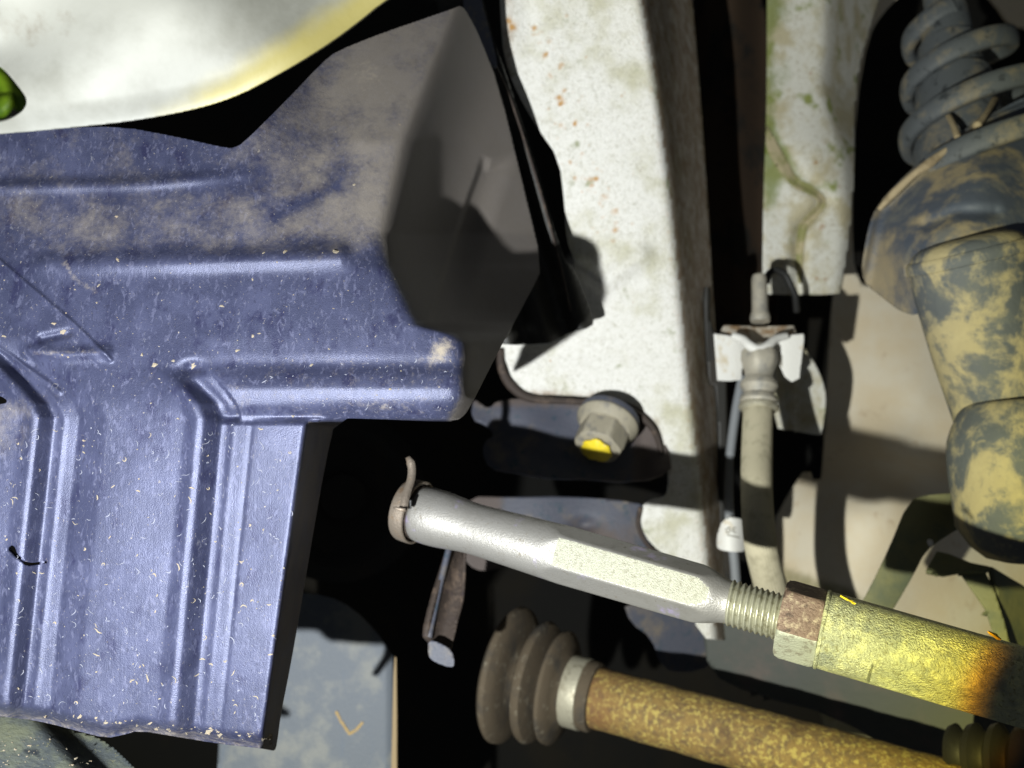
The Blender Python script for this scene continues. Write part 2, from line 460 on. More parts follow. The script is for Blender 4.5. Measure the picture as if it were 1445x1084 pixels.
M['chalk'] = mat("orange_chalk", (0.36, 0.25, 0.10), .95, layers=[((0.3, .25, .2), 800, .5, .65)])
M['green_dust'] = mat("mossy_dusty_plastic", (0.06, 0.07, 0.075), .6, layers=[((0.12, .13, .09), 60, .42, .66, 8), ((.16, .16, .10), 700, .62, .7, 3), ((.02, .025, .03), 90, .58, .7)], bump=[(500, .4, 6)])
M['void'] = mat("void_black", (0.006, 0.0055, 0.004), .9, layers=[((0.012, .009, .004), 8, .45, .65)])  # near-black so that the unlit depth stays dark
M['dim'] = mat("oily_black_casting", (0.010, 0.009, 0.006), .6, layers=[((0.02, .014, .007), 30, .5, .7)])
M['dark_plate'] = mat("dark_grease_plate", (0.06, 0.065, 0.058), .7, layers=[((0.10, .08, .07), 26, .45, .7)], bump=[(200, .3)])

# ------------------------------------------------------------------ the engine bay behind everything
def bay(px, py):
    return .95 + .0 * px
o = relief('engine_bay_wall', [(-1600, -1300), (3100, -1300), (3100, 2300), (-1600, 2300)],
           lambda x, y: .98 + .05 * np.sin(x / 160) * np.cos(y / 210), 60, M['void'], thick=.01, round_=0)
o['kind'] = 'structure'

# ------------------------------------------------------------------ the large moulded splash shield
YK = [470, 480, 515, 545, 570, 590]
BEND = [-100, -92, -60, -30, -8, 0]
LN = [(-120, -.10), (55, -.107), (72, -.107), (90, -.105), (112, -.102), (290, -.093), (312, -.093), (331, -.096), (357, -.103), (435, -.140)]
SV = [l[0] for l in LN]
HGT = prof([(-200, .0052), (30, .0056), (46, .0074), (56, .0068), (76, .0002), (86, .0004), (90, .0012), (96, .0006), (111, .0004), (113, .0001), (118, .0012), (150, .0035),
            (230, .0046), (262, .0052), (278, .0074), (289, .0068), (313, .0000), (324, .0001), (330, .0011), (336, .0010), (353, .0014), (356, .0008), (359, .0016), (422, .0040), (430, .0044), (440, .0044)], 2.2)
LEFT = prof([(60, .322), (185, .3145), (256, .3105), (270, .3085), (355, .3000), (376, .2970), (500, .2890), (522, .2875), (562, .2845), (578, .2838), (1000, .2815), (1060, .2815)], 7)
RIGHT = prof([(-30, .382), (0, .375), (100, .350), (200, .326), (352, .3020), (378, .2975), (500, .2897), (506, .2897), (516, .2895), (532, .2862), (548, .2845), (574, .2858), (592, .2892), (600, .2905)], 4.0)
XR = prof([(-30, 662), (60, 628), (100, 612), (200, 574), (330, 546), (372, 552), (440, 584), (458, 596), (470, 645), (482, 656), (500, 656), (560, 654), (592, 636)], 3)
def shield_s(px, py):
    bend = np.interp(py, YK, BEND)
    s = np.full(px.shape, -400.)
    xs = [l[0] + (np.maximum(py, 590) - 590) * l[1] + bend * (1.0 if l[0] < 350 else .6) for l in LN]
    s = px - xs[0] + SV[0]
    for i in range(len(LN) - 1):
        m = px >= xs[i]
        t = (px - xs[i]) / (xs[i + 1] - xs[i])
        s = np.where(m, SV[i] + t * (SV[i + 1] - SV[i]), s)
    return s
def seg(px, py, pts):
    d, _, _ = nearest(np.array(pts, float), px, py, closed=False)
    return d
def shield_depth(px, py):
    s = shield_s(px, py)
    w = ss(330, 470, px) * (1 - ss(470, 500, py)) + ss(283, 350, px - np.interp(py, YK, BEND) * .5) * ss(470, 500, py)
    lipcut = ss(586, 600, py) * (1 - ss(446, 470, px))                      # under the lip the lower panel takes over
    low = prof_low(py)
    right = RIGHT(py) * (1 - lipcut) + low * lipcut
    left = LEFT(py)
    front = left * (1 - w) + right * w
    # ribs of the lower panel
    amp = np.where(s < 200, ss(472, 520, py), ss(512, 560, py))
    ampd = np.where((s > 340) & (py < 600), ss(588, 598, py), 1)
    front = front - (HGT(s) - .0046) * amp * ampd * np.where(s < 340, 1, 1) - .0046 * amp * 0
    # the edge of the lower panel folds back
    edge = 2.0 * np.logaddexp(0, (s - 434) / 2.0) * ss(592, 600, py) * (s < 900)
    front = front + np.where((py > 592), .0015 * np.maximum(edge - 0, 0), 0)
    front = front - .0032 * ss(250, 560, px) * (1 - ss(560, 600, py))
    # gentle moulding waves, creases and dents
    front = front + .0004 * np.sin(px / 47 + 1) * np.cos(py / 61) + .0001 * np.sin(px / 23 + py / 31)
    front = front - .0011 * np.exp(-(seg(px, py, [(-20, 352), (60, 420), (105, 458), (140, 492), (156, 508)]) / 3.0) ** 2)
    front = front - .0022 * np.exp(-(seg(px, py, [(42, 496), (90, 500), (150, 497)]) / 9.0) ** 2)
    front = front + .0016 * np.exp(-(seg(px, py, [(60, 478), (98, 470)]) / 6.0) ** 2)
    front = front - .0009 * np.exp(-(seg(px, py, [(-10, 485), (40, 520), (85, 553)]) / 3.0) ** 2)
    front = front - .0022 * np.exp(-(seg(px, py, [(-10, 264), (200, 259), (350, 247)]) / 10.0) ** 2) * (1 - ss(240, 350, px) * .7)
    front = front - .0036 * np.exp(-(seg(px, py, [(60, 372), (300, 366), (478, 359)]) / 15.0) ** 2) * (.45 + .55 * ss(60, 420, px))
    # dent left of the rib top
    front = front + .0035 * np.exp(-(((px - 272) / 16) ** 2 + ((py - 520) / 9) ** 2))
    # lower rim curl
    bot = np.interp(px, [-30, 70, 150, 195, 310, 385], [1008, 1020, 1041, 1032, 1050, 1058])
    front = front + .010 * ss(bot - 26, bot, py) ** 2
    # folding round to the side face
    t = px - XR(py)
    wd = np.interp(py, [0, 350, 470, 500], [7, 9, 7, 5])
    side = wd * np.logaddexp(0, t / wd)
    side = np.where(py > 598, 0, side)
    k = np.interp(py, [0, 300, 480, 590], [.00062, .00062, .00066, .0008])
    over = 20 * np.logaddexp(0, (side - 62) / 20.)
    d = front + side * .00112 - over * (.00112 - .00040)
    gx = np.interp(py, [225, 240, 300, 480], [694, 690, 668, 612])
    g = ss(-7, 3, px - gx + 12) * (1 - ss(6, 52, px - gx + 12)) * ss(222, 246, py + np.abs(px - gx) * .4) * (1 - ss(470, 486, py)) * ss(4, 22, t)
    d = d + .0055 * g
    return d
prof_low = prof([(560, .2838), (1000, .2815), (1060, .2815)], 2)
SH = [(-240, 196), (-40, 189), (0, 186), (80, 180), (170, 178), (250, 193), (320, 209), (331, 208), (343, 202), (400, 146), (455, 88), (475, 72), (540, 46), (640, 12), (652, 7),
      (662, 22), (676, 50), (704, 120), (738, 260), (766, 376), (748, 414), (702, 498), (662, 578), (652, 590), (640, 594), (625, 595), (540, 592), (474, 590),
      (460, 650), (444, 740), (424, 860), (410, 940), (396, 1010), (391, 1050), (388, 1060), (380, 1058), (366, 1056), (310, 1050), (250, 1040), (195, 1031), (175, 1037), (150, 1042), (110, 1032), (70, 1021), (30, 1014), (-40, 1008), (-240, 1004),
      (-240, 580), (-40, 572), (0, 571), (13, 567), (0, 558), (-40, 548), (-240, 540)]
def shield_clay(x, y):
    g = .62 * np.exp(-(((x - 622 + (y - 495) * .5) / 18) ** 2 + ((y - 495) / 18) ** 2)) * (y > 470)
    g = g + .34 * np.exp(-(((x - 518) / 26) ** 2 + ((y - 105) / 22) ** 2))
    g = g + .34 * np.exp(-(seg(x, y, [(93, 372), (104, 392), (135, 412)]) / 5.) ** 2) + .26 * np.exp(-(seg(x, y, [(50, 497), (140, 497)]) / 4.) ** 2)
    g = g + .24 * np.exp(-(((x - 540) / 30) ** 2 + ((y - 572) / 6) ** 2)) + .12 * (y > 505) * (y < 590) * ss(280, 340, x)
    bot = np.interp(x, [-30, 70, 150, 195, 310, 385], [1008, 1020, 1041, 1032, 1050, 1058])
    g = g + .28 * ss(bot - 18, bot - 4, y)
    return np.clip(g, 0, .95)
def shield_grime(x, y):
    g = .52 * ss(300, 560, x) * (1 - ss(240, 420, y))            # dust settled on the upper arm
    g = g + .20 * (1 - ss(340, 380, y)) + .06 * ss(940, 1000, y)
    g = g + .14 * ss(262, 300, y) * (1 - ss(320, 370, y))         # and along the upper band
    g = g + .35 * np.exp(-(((x - 518) / 34) ** 2 + ((y - 105) / 26) ** 2))
    g = g + .95 * ss(-14, 10, x - XR(y)) * (y < 600)               # the brown side face
    g = g + .35 * ss(100, 0, x) * ss(540, 580, y) * (1 - ss(600, 680, y))
    bot = np.interp(x, [-30, 70, 150, 195, 310, 385], [1008, 1020, 1041, 1032, 1050, 1058])
    g = g + .16 * ss(bot - 60, bot, y)
    g = g - .30 * np.exp(-(((x - 482) / 26) ** 2 + ((y - 238) / 16) ** 2)) - .30 * np.exp(-(seg(x, y, [(390, 305), (440, 280), (470, 262)]) / 11.) ** 2)
    g = g + .55 * (y > 596) * (shield_s(x, y) > 436)
    return np.clip(g, -.2, .95)
crack = [(8, 775), (14, 769), (21, 771), (24, 782), (31, 788), (40, 794), (52, 794), (64, 791), (84, 797), (64, 794.5), (52, 798), (38, 799), (27, 792), (18, 787), (11, 780)]
sh = thing('splash_shield', 'large blue-black moulded plastic splash shield with vertical ribs, dusty and cracked at the left', 'splash shield', P(300, 600, .30))
relief('shield_panel', SH, shield_depth, 2.0, M['shield'], sh, holes=[crack], thick=.0022, round_=1, mask=shield_grime, mask2=shield_clay)

# dry mud flecks and dust fibres lying on the shield
def scatter_flecks(n, region, rmin, rmax, lift=.00025, parent=None, name='mud_fleck', mt=None, depthf=None, power=2.2, stretch=(1, 1)):
    V = []; Fc = []
    poly = np.array(region, float); x0, y0 = poly.min(axis=0); x1, y1 = poly.max(axis=0)
    cnt = 0
    while cnt < n:
        x = nrg.uniform(x0, x1, n); y = nrg.uniform(y0, y1, n)
        m = inside(poly, x, y); x = x[m]; y = y[m]
        for a, b in zip(x, y):
            if cnt >= n: break
            cnt += 1
            r = rmin + (rmax - rmin) * nrg.rand() ** power
            k = 7; th = np.sort(nrg.uniform(0, 2 * math.pi, k)); rr = r * nrg.uniform(.5, 1.25, k)
            ang = nrg.uniform(-.7, .5); el = nrg.uniform(1, 2.0)
            ux = rr * np.cos(th) * el * stretch[0]; uy = rr * np.sin(th) * stretch[1]
            qx = a + ux * math.cos(ang) - uy * math.sin(ang); qy = b + ux * math.sin(ang) + uy * math.cos(ang)
            D = depthf(qx, qy); D = np.minimum(D, D.mean() + .0005) - .00002
            i0 = len(V)
            V.extend(PA(qx, qy, D).tolist())
            dc = float(depthf(np.array([a]), np.array([b]))[0]) - lift * (1 + r * .5)
            V.append(P(a, b, dc).tolist())
            for j in range(k): Fc.append((i0 + (j + 1) % k, i0 + j, i0 + k))
    o = obj(name, V, Fc, mt, parent)
    o['kind'] = 'stuff'
    return o
BODY = [(5, 215), (320, 225), (470, 110), (600, 80), (530, 330), (600, 480), (640, 500), (640, 575), (450, 580), (425, 600), (370, 1030), (200, 1015), (5, 995), (5, 600), (60, 560), (5, 540)]
UP = [(5, 370), (520, 350), (590, 490), (560, 580), (5, 540)]
scatter_flecks(70, BODY, .5, 2.6, parent=sh, mt=M['fleck'], depthf=shield_depth, power=3.5)
scatter_flecks(60, UP, .6, 4.0, parent=sh, mt=M['fleck'], depthf=shield_depth, power=3.2)
scatter_flecks(60, [(60, 1005), (390, 1035), (385, 1052), (200, 1027), (60, 1015)], .8, 4, parent=sh, mt=M['fleck'], depthf=shield_depth)

def fibres(n, region, name, mt, parent, depthf, lmin=5, lmax=20, wid=.48):
    V = []; Fc = []
    poly = np.array(region, float); x0, y0 = poly.min(axis=0); x1, y1 = poly.max(axis=0)
    c = 0
    while c < n:
        a = nrg.uniform(x0, x1); b = nrg.uniform(y0, y1)
        if not inside(poly, np.array([a]), np.array([b]))[0]: continue
        c += 1
        k = 8; Ln = nrg.uniform(lmin, lmax) * nrg.rand() ** .6; ang = nrg.normal(0.1, .6); cur = nrg.normal(0, .35)
        xs = [a]; ys = [b]
        for i in range(k - 1):
            ang += cur + nrg.normal(0, .35)
            xs.append(xs[-1] + Ln / k * math.cos(ang)); ys.append(ys[-1] + Ln / k * math.sin(ang))
        xs = np.array(xs); ys = np.array(ys)
        gx = np.gradient(xs); gy = np.gradient(ys); g = np.hypot(gx, gy) + 1e-6
        w = wid * nrg.uniform(.6, 1.4) * np.sin(np.linspace(.25, 2.9, k))
        D = depthf(xs, ys) - .00012
        i0 = len(V)
        V.extend(PA(xs - gy / g * w, ys + gx / g * w, D).tolist()); V.extend(PA(xs + gy / g * w, ys - gx / g * w, D).tolist())
        V.extend(PA(xs, ys, D - .00006).tolist())
        for i in range(k - 1):
            Fc.append((i0 + i, i0 + i + 1, i0 + 2 * k + i + 1, i0 + 2 * k + i))
            Fc.append((i0 + 2 * k + i, i0 + 2 * k + i + 1, i0 + k + i + 1, i0 + k + i))
    o = obj(name, V, Fc, mt, parent); o['kind'] = 'stuff'
    return o
fibres(240, [(5, 600), (430, 600), (375, 1025), (5, 990)], 'dust_fibre', M['fibre'], sh, shield_depth)
fibres(60, [(300, 515), (640, 510), (640, 580), (430, 580)], 'dust_fibre', M['fibre'], sh, shield_depth, 4, 12)
fibres(90, [(5, 600), (430, 600), (375, 1025), (5, 990)], 'dust_fibre', M['fleck'], sh, shield_depth, 6, 18, .75)

# ------------------------------------------------------------------ the liner flange behind the shield
fl = thing('inner_liner_flange', 'thin black liner flange with a pale top strip behind the splash shield', 'liner', P(750, 300, .45))
fd = plane3([(655, 0, .436), (700, 480, .452), (810, 440, .462)])
relief('liner_sheet', [(560, -240), (640, -240), (676, -20), (706, 88), (744, 190), (796, 370), (810, 376), (838, 448), (836, 462), (800, 470), (792, 478), (770, 486), (690, 486), (650, 440), (640, 100)],  # lower right corner of the flange also stands for the shield's cast shadow
       lambda x, y: fd(x, y) + .004 * np.cos((x - 790 + (450 - y) * .3) / 9.0) * (y > 0) * ss(690, 730, x), 4, M['liner'], fl, thick=.002)
relief('top_strip', [(646, -10), (676, -12), (690, 40), (703, 92), (697, 98), (680, 66)], lambda x, y: fd(x, y) - .012, 3, M['strip'], fl, thick=.0015)
tube('edge_bead', [(699, 92, .436), (724, 150, .440), (759, 260, .444), (787, 360, .452), (805, 440, .452)], 1.8, M['rust_edge'], fl, nseg=8)

# ------------------------------------------------------------------ lower left curved panel
lp = plane3([(0, 1010, .300), (190, 1084, .300), (0, 1150, .265)])
o = relief('lower_undertray', [(-260, 980), (40, 1008), (75, 1020), (110, 1032), (140, 1040), (165, 1058), (200, 1092), (240, 1150), (-260, 1150)],
           lambda x, y: lp(x, y) + .010 * ss(0, 60, np.abs((x - 90) * .6 - (y - 1040)) * 0 + np.maximum(x - 60 - (y - 1040) * .9, 0)), 4, M['green_dust'], None, thick=.002)
tag(o, 'mossy dusty undertray panel tucked under the splash shield at the bottom left', 'undertray')
LPD = lambda x, y: lp(x, y)
scatter_flecks(50, [(0, 1030), (90, 1045), (140, 1080), (0, 1084)], .5, 2.0, parent=o, mt=M['fleck'], depthf=lambda x, y: lp(x, y), power=2)

# ------------------------------------------------------------------ plate with chalk mark
pl = thing('marked_plate', 'blue-grey steel plate with an orange chalk tick mark', 'plate', P(440, 1000, .40))
pd = plane3([(405, 898, .505), (558, 925, .505), (420, 1084, .49)])
relief('plate_face', [(300, 1250), (308, 1048), (320, 830), (400, 835), (462, 840), (500, 860), (530, 890), (552, 922), (556, 925), (556, 1250)],
       lambda x, y: pd(x, y) + .002 * ss(545, 556, x), 5, M['plate'], pl, thick=.002, round_=1)
relief('plate_edge', [(556, 925), (560, 930), (560, 1250), (549, 1250), (553, 1040)], lambda x, y: pd(x, y) - .003 + 0 * x, 3, M['plate_edge'], pl, thick=.003)
def strokes(name, pts, w, depthf, mt, parent, lift=.0006):
    V = []; Fc = []
    p = np.array(pts, float); n = 10
    xs = []; ys = []
    for i in range(len(p) - 1):
        for k in range(n): 
            t = k / n; xs.append(p[i, 0] * (1 - t) + p[i + 1, 0] * t); ys.append(p[i, 1] * (1 - t) + p[i + 1, 1] * t)
    xs.append(p[-1, 0]); ys.append(p[-1, 1]); xs = np.array(xs); ys = np.array(ys)
    gx = np.gradient(xs); gy = np.gradient(ys); g = np.hypot(gx, gy) + 1e-9
    ww = w * nrg.uniform(.7, 1.15, len(xs))
    D = depthf(xs, ys) - lift
    V = np.vstack([PA(xs - gy / g * ww, ys + gx / g * ww, D), PA(xs + gy / g * ww, ys - gx / g * ww, D)])
    k = len(xs)
    return obj(name, V, [(i, i + 1, k + i + 1, k + i) for i in range(k - 1)], mt, parent)
strokes('chalk_mark', [(474, 1004), (480, 1016), (493, 1036), (503, 1030), (512, 1019)], 2.2, pd, M['chalk'], pl)

# ------------------------------------------------------------------ white fender edge, top left, with foliage seen through its gap
FS = .80
fe = thing('white_fender', 'overexposed white painted fender edge with the yellow beam fringe painted on its rim across the top left', 'fender', P(200, 80, .26))
fz = tps([(0, 0, .245), (0, 185, .262), (250, 0, .25), (250, 150, .262), (540, 0, .268), (400, 60, .262), (-60, 100, .25), (400, -60, .262), (100, 90, .252)])
FE = [(-260, -260), (880, -260), (640, -60), (548, -6), (500, 34), (440, 76), (380, 112), (330, 138), (270, 156), (180, 172), (90, 181), (40, 186), (10, 188), (-20, 192), (-20, 176), (10, 172), (32, 158), (40, 142), (26, 122), (8, 100), (-10, 86), (-60, 70), (-260, 60)]
def fdep(x, y):
    d, _, _ = nearest(np.array([(640, -60), (548, -6), (500, 34), (440, 76), (380, 112), (330, 138), (270, 156), (180, 172), (90, 181), (0, 189)], float), x, y, closed=False)
    g = np.exp(-(((x + 10) / 70) ** 2 + ((y - 60) / 50) ** 2))
    return fz(x, y) * FS + .0015 * (1 - ss(0, 40, d)) + .006 * g + .0012 * np.sin(x / 60) * np.cos(y / 45)
def fringe_light_mask(x, y):
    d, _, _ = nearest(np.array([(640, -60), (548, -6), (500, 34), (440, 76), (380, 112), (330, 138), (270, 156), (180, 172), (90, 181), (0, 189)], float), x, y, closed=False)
    return np.clip((1.1 - d / 62.) * ss(120, 380, x), 0, 1.0)  # yellow fringe of the beam, painted along the fender edge
relief('fender_skin', FE, fdep, 2.5, M['fender'], fe, thick=.002, round_=2, mask=fringe_light_mask)
lf = thing('green_leaf_sprig', 'blurred green leaves seen through the gap in the white fender', 'leaves', P(10, 130, .70))
for (pts, lw) in [([(-40, 90), (-10, 105), (24, 140), (44, 170)], 14), ([(-30, 170), (0, 150), (20, 132)], 16), ([(-50, 130), (-20, 132), (10, 150)], 18), ([(-60, 190), (-20, 180), (24, 172)], 13), ([(-30, 70), (-4, 96), (8, 120)], 12)]:
    p = np.array(pts, float); xs = np.interp(np.linspace(0, 1, 14), np.linspace(0, 1, len(p)), p[:, 0]); ys = np.interp(np.linspace(0, 1, 14), np.linspace(0, 1, len(p)), p[:, 1])
    gx = np.gradient(xs); gy = np.gradient(ys); g = np.hypot(gx, gy); w = lw * np.sin(np.linspace(.1, 3.05, 14)) ** .8
    dz = .70 + rng.uniform(-.02, .02)
    V = np.vstack([PA(xs - gy / g * w, ys + gx / g * w, dz + .004 + 0 * xs), PA(xs, ys, dz + 0 * xs), PA(xs + gy / g * w, ys - gx / g * w, dz + .005 + 0 * xs)])
    obj('leaf', V, [(r * 14 + i, r * 14 + i + 1, (r + 1) * 14 + i + 1, (r + 1) * 14 + i) for r in range(2) for i in range(13)], M['leaf'], lf, thick=.0004)

# ------------------------------------------------------------------ first white frame rail
ra = thing('front_frame_rail', 'wide dirty white frame rail with rust specks running down the centre', 'frame rail', P(850, 400, .5))
RE = prof([(-40, 900), (0, 905), (100, 922), (250, 942), (400, 958), (550, 972), (660, 985), (760, 995), (900, 1010)], 12)
def rdep(x, y):
    base = .500 - .00009 * np.maximum(500 - y, 0)
    t = x - RE(y)
    wd = 3.0
    d = base + wd * np.logaddexp(0, t / wd) * .0017
    d = d + .0025 * np.exp(-(((x - 745) / 18) ** 2 + ((y - 20) / 60) ** 2)) + .0018 * np.sin(y / 85 + 1) * np.sin(x / 60)
    # swell near the shadow notch, shallow dent
    d = d - .004 * np.exp(-(seg(x, y, [(815, 375), (850, 400), (905, 360)]) / 14) ** 2)
    return d
def rmask(x, y):
    d = seg(x, y, [(766, 30), (778, 80), (792, 130), (790, 165), (812, 230), (840, 265), (868, 300), (862, 340)])
    g = 0 * x
    g = g + .62 * (x > RE(y)) * 1.0 + .45 * np.exp(-((x - 716) / 12.) ** 2) * (y < 110)
    d2 = seg(x, y, [(745, 556), (862, 562), (925, 596), (943, 664)]); g = g + .5 * np.exp(-(d2 / 9.) ** 2)
    return np.clip(g, 0, .9)
def rclay(x, y):
    d = seg(x, y, [(766, 30), (778, 80), (792, 130), (790, 165), (812, 230), (840, 265), (868, 300), (862, 340)])
    g = .05 * np.exp(-(d / 40.) ** 2)
    rr = random.Random(3); SP = [(766, 30), (778, 80), (792, 130), (790, 165), (812, 230), (840, 265), (868, 300), (862, 340)]
    for _ in range(70):
        k = rr.randrange(7); t = rr.random(); a = SP[k][0] * (1 - t) + SP[k + 1][0] * t + rr.gauss(0, 15); b = SP[k][1] * (1 - t) + SP[k + 1][1] * t + rr.gauss(0, 12); w = rr.uniform(1.2, 3.2)
        g = g + rr.uniform(.3, .7) * np.exp(-(((x - a) / w) ** 2 + ((y - b) / w) ** 2))
    for i, (a, b, w) in enumerate([(754, 39, 5), (775, 58, 5), (769, 79, 6), (793, 91, 5), (777, 107, 5), (797, 128, 5), (791, 143, 7), (792, 177, 5), (804, 229, 4), (810, 251, 3), (833, 254, 5), (836, 262, 4),
                      (853, 278, 6), (868, 298, 6), (822, 312, 3), (868, 325, 5), (723, 39, 6), (718, 30, 5), (866, 340, 4), (760, 60, 3), (800, 22, 3)]):
        g = g + .50 * np.exp(-(((x - a) / w) ** 2 + ((y - b) / (w * .9)) ** 2))
    g = g + .28 * np.exp(-(((x - 725) / 14.) ** 2 + ((y - 35) / 14.) ** 2)) + .20 * np.exp(-((x - RE(y) + 6) / 8.) ** 2)
    return g
RA = [(698, -260), (704, -30), (705, -10), (707, 30), (711, 80), (728, 128), (758, 180), (789, 224), (797, 290), (799, 340), (812, 370), (808, 376), (816, 392), (812, 440), (770, 465), (700, 470), (704, 484), (712, 505), (724, 538), (745, 556), (800, 558), (862, 562), (898, 572), (925, 596), (938, 628), (943, 664), (943, 690),
      (938, 702), (918, 704), (905, 716), (904, 742), (918, 768), (950, 792), (978, 832), (984, 900), (1035, 905), (1028, 760), (1020, 600), (1008, 440), (1000, 300), (990, 150), (975, -30), (962, -260)]
relief('rail_face', RA, rdep, 3, M['rail'], ra, thick=.002, round_=1, mask=rmask, mask2=rclay)
# rust-brown rolled rim of the cut-out
tube('cutout_rim', [(706, 492, .497), (708, 520, .497), (722, 545, .497), (748, 562, .497), (800, 566, .497), (860, 570, .497), (893, 580, .497), (920, 603, .497), (932, 632, .498), (938, 668, .498)],
     [5, 6, 7, 6, 4.5, 4.5, 5, 5, 4, 3.5], M['rust_edge'], ra, nseg=12)
tube('lower_cutout_rim', [(904, 716, .499), (901, 742, .499), (916, 772, .499), (948, 797, .499), (975, 835, .499)], 3.4, M['rust_edge'], ra, nseg=10)

# bracket plate seen in the cut-out, with its bolt
br = thing('crossmember_bracket', 'blue-grey bracket plate with ragged edge inside the white rail cut-out', 'bracket', P(800, 620, .53))
bd_ = plane3([(680, 580, .515), (930, 600, .505), (800, 700, .49)])
relief('bracket_plate', [(668, 562), (676, 568), (690, 578), (700, 566), (730, 562), (800, 560), (880, 566), (925, 590), (945, 640), (948, 668), (900, 680), (800, 676), (720, 668), (690, 660), (680, 640), (684, 622), (700, 614), (688, 600), (664, 590)],
       lambda x, y: bd_(x, y) + .0012 * np.sin(x / 17) * np.cos(y / 13) + .004 * np.exp(-((x - 905) / 14.) ** 2), 4, M['bracket'], br, thick=.003, mask=lambda x, y: np.clip(.9 * ss(880, 905, x) + .7 * (1 - ss(566, 585, y)), 0, .95))
relief('bracket_lower_plate', [(660, 700), (720, 702), (800, 700), (900, 708), (914, 720), (918, 780), (960, 810), (984, 850), (960, 842), (900, 815), (800, 785), (726, 772), (716, 798), (690, 806), (670, 804), (655, 790), (648, 740)],
       lambda x, y: bd_(x, y) * 0 + .53 - .00012 * (y - 700) + .006 * np.exp(-(((x - 824) / 18.) ** 2 + ((y - 742) / 10.) ** 2)) + .0012 * np.sin(x / 21), 4, M['bracket'], br, thick=.003, mask=lambda x, y: np.clip(.8 * np.exp(-(((x - 850) / 60.) ** 2 + ((y - 760) / 28.) ** 2)) + .9 * (1 - ss(690, 730, x)), 0, .95))
# bolt: the axis points at the lower front
bo = thing('flange_bolt', 'hexagonal flange bolt with a yellow painted head in the rail cut-out', 'bolt', P(848, 605, .50))
A = P(858, 594, .493); B = P(842, 634, .479)
SCL = [1.0]
def axis_solid(name, A, B, prof_, nseg, mt, parent, hexed=False, hexrot=0.0):
    """solid of revolution in metres along A-B: prof_ = [(distance from A, radius)]"""
    ax, e1, e2 = frame(A, B)
    th = np.linspace(0, 2 * math.pi, nseg, endpoint=False)
    V = []
    for t, r in prof_:
        rr = np.full(nseg, r)
        if hexed:
            a = (th - hexrot + math.pi / 6) % (math.pi / 3) - math.pi / 6
            rr = np.minimum(r, hexed / np.cos(a))
        V.append(A + ax * t * SCL[0] + SCL[0] * rr[:, None] * (np.cos(th)[:, None] * e1 + np.sin(th)[:, None] * e2))
    n = len(V); V = np.concatenate(V); fs = []
    for i in range(n - 1):
        for j in range(nseg):
            k = (j + 1) % nseg; fs.append((i * nseg + j, i * nseg + k, (i + 1) * nseg + k, (i + 1) * nseg + j))
    fs.append(tuple(range(nseg))[::-1]); fs.append(tuple((n - 1) * nseg + j for j in range(nseg)))
    if np.dot(np.cross(e1, e2), ax) < 0: fs = [f[::-1] for f in fs]
    o = obj(name, V, fs, mt, parent); shade_by_angle(o, 30); return o
SCL[0] = 1.12
axv = (B - A) / np.linalg.norm(B - A)
axis_solid('washer', A - axv * .004, B, [(0, .0168), (.002, .0172), (.0035, .0168), (.004, .010)], 40, M['bracket'], bo)
axis_solid('bolt_flange', A, B, [(0, .0168), (.0015, .0175), (.003, .0170), (.0065, .0140)], 40, M['bolt'], bo)
axis_solid('hex_head', A + axv * .004, B, [(0, .0150), (.013, .0150), (.0155, .0128), (.0160, .0118)], 72, M['bolt'], bo, hexed=.0122, hexrot=.3)
axm, f1, f2 = frame(A, B)
c0 = A + axm * (.004 + .0160) * 1.12 + axm * .0021
k = 26; th = np.linspace(0, 2 * math.pi, k, endpoint=False)
rr = .0108 * (1 + .05 * np.sin(3 * th + 1) + .05 * np.sin(7 * th) + nrg.uniform(-.06, .06, k))
V = [c0 + rr[i] * (math.cos(th[i]) * f1 + .85 * math.sin(th[i]) * f2) for i in range(k)] + [c0 + axm * .0004]
obj('paint_mark', V, [(i, (i + 1) % k, k) for i in range(k)], M['yellow'], bo, thick=.0003)
SCL[0] = 1.0

o = relief('gap_tone_sheet', [(960, -40), (1100, -40), (1100, 500), (1060, 640), (1040, 640), (1000, 400)], lambda x, y: .72 + .006 * np.sin(y / 50.) + .008 * np.sin(x / 14.), 6,
           mat("gap_brown_tone", (0.030, 0.016, 0.006), .9, layers=[((.008, .006, .003), 20, .45, .6, 6)]), None, thick=.003)  # added sheet; its brown stands for the faint tone of the void
tag(o, 'added dim brown sheet for the faint tone of the dark gap between the two white members', 'body sheet')

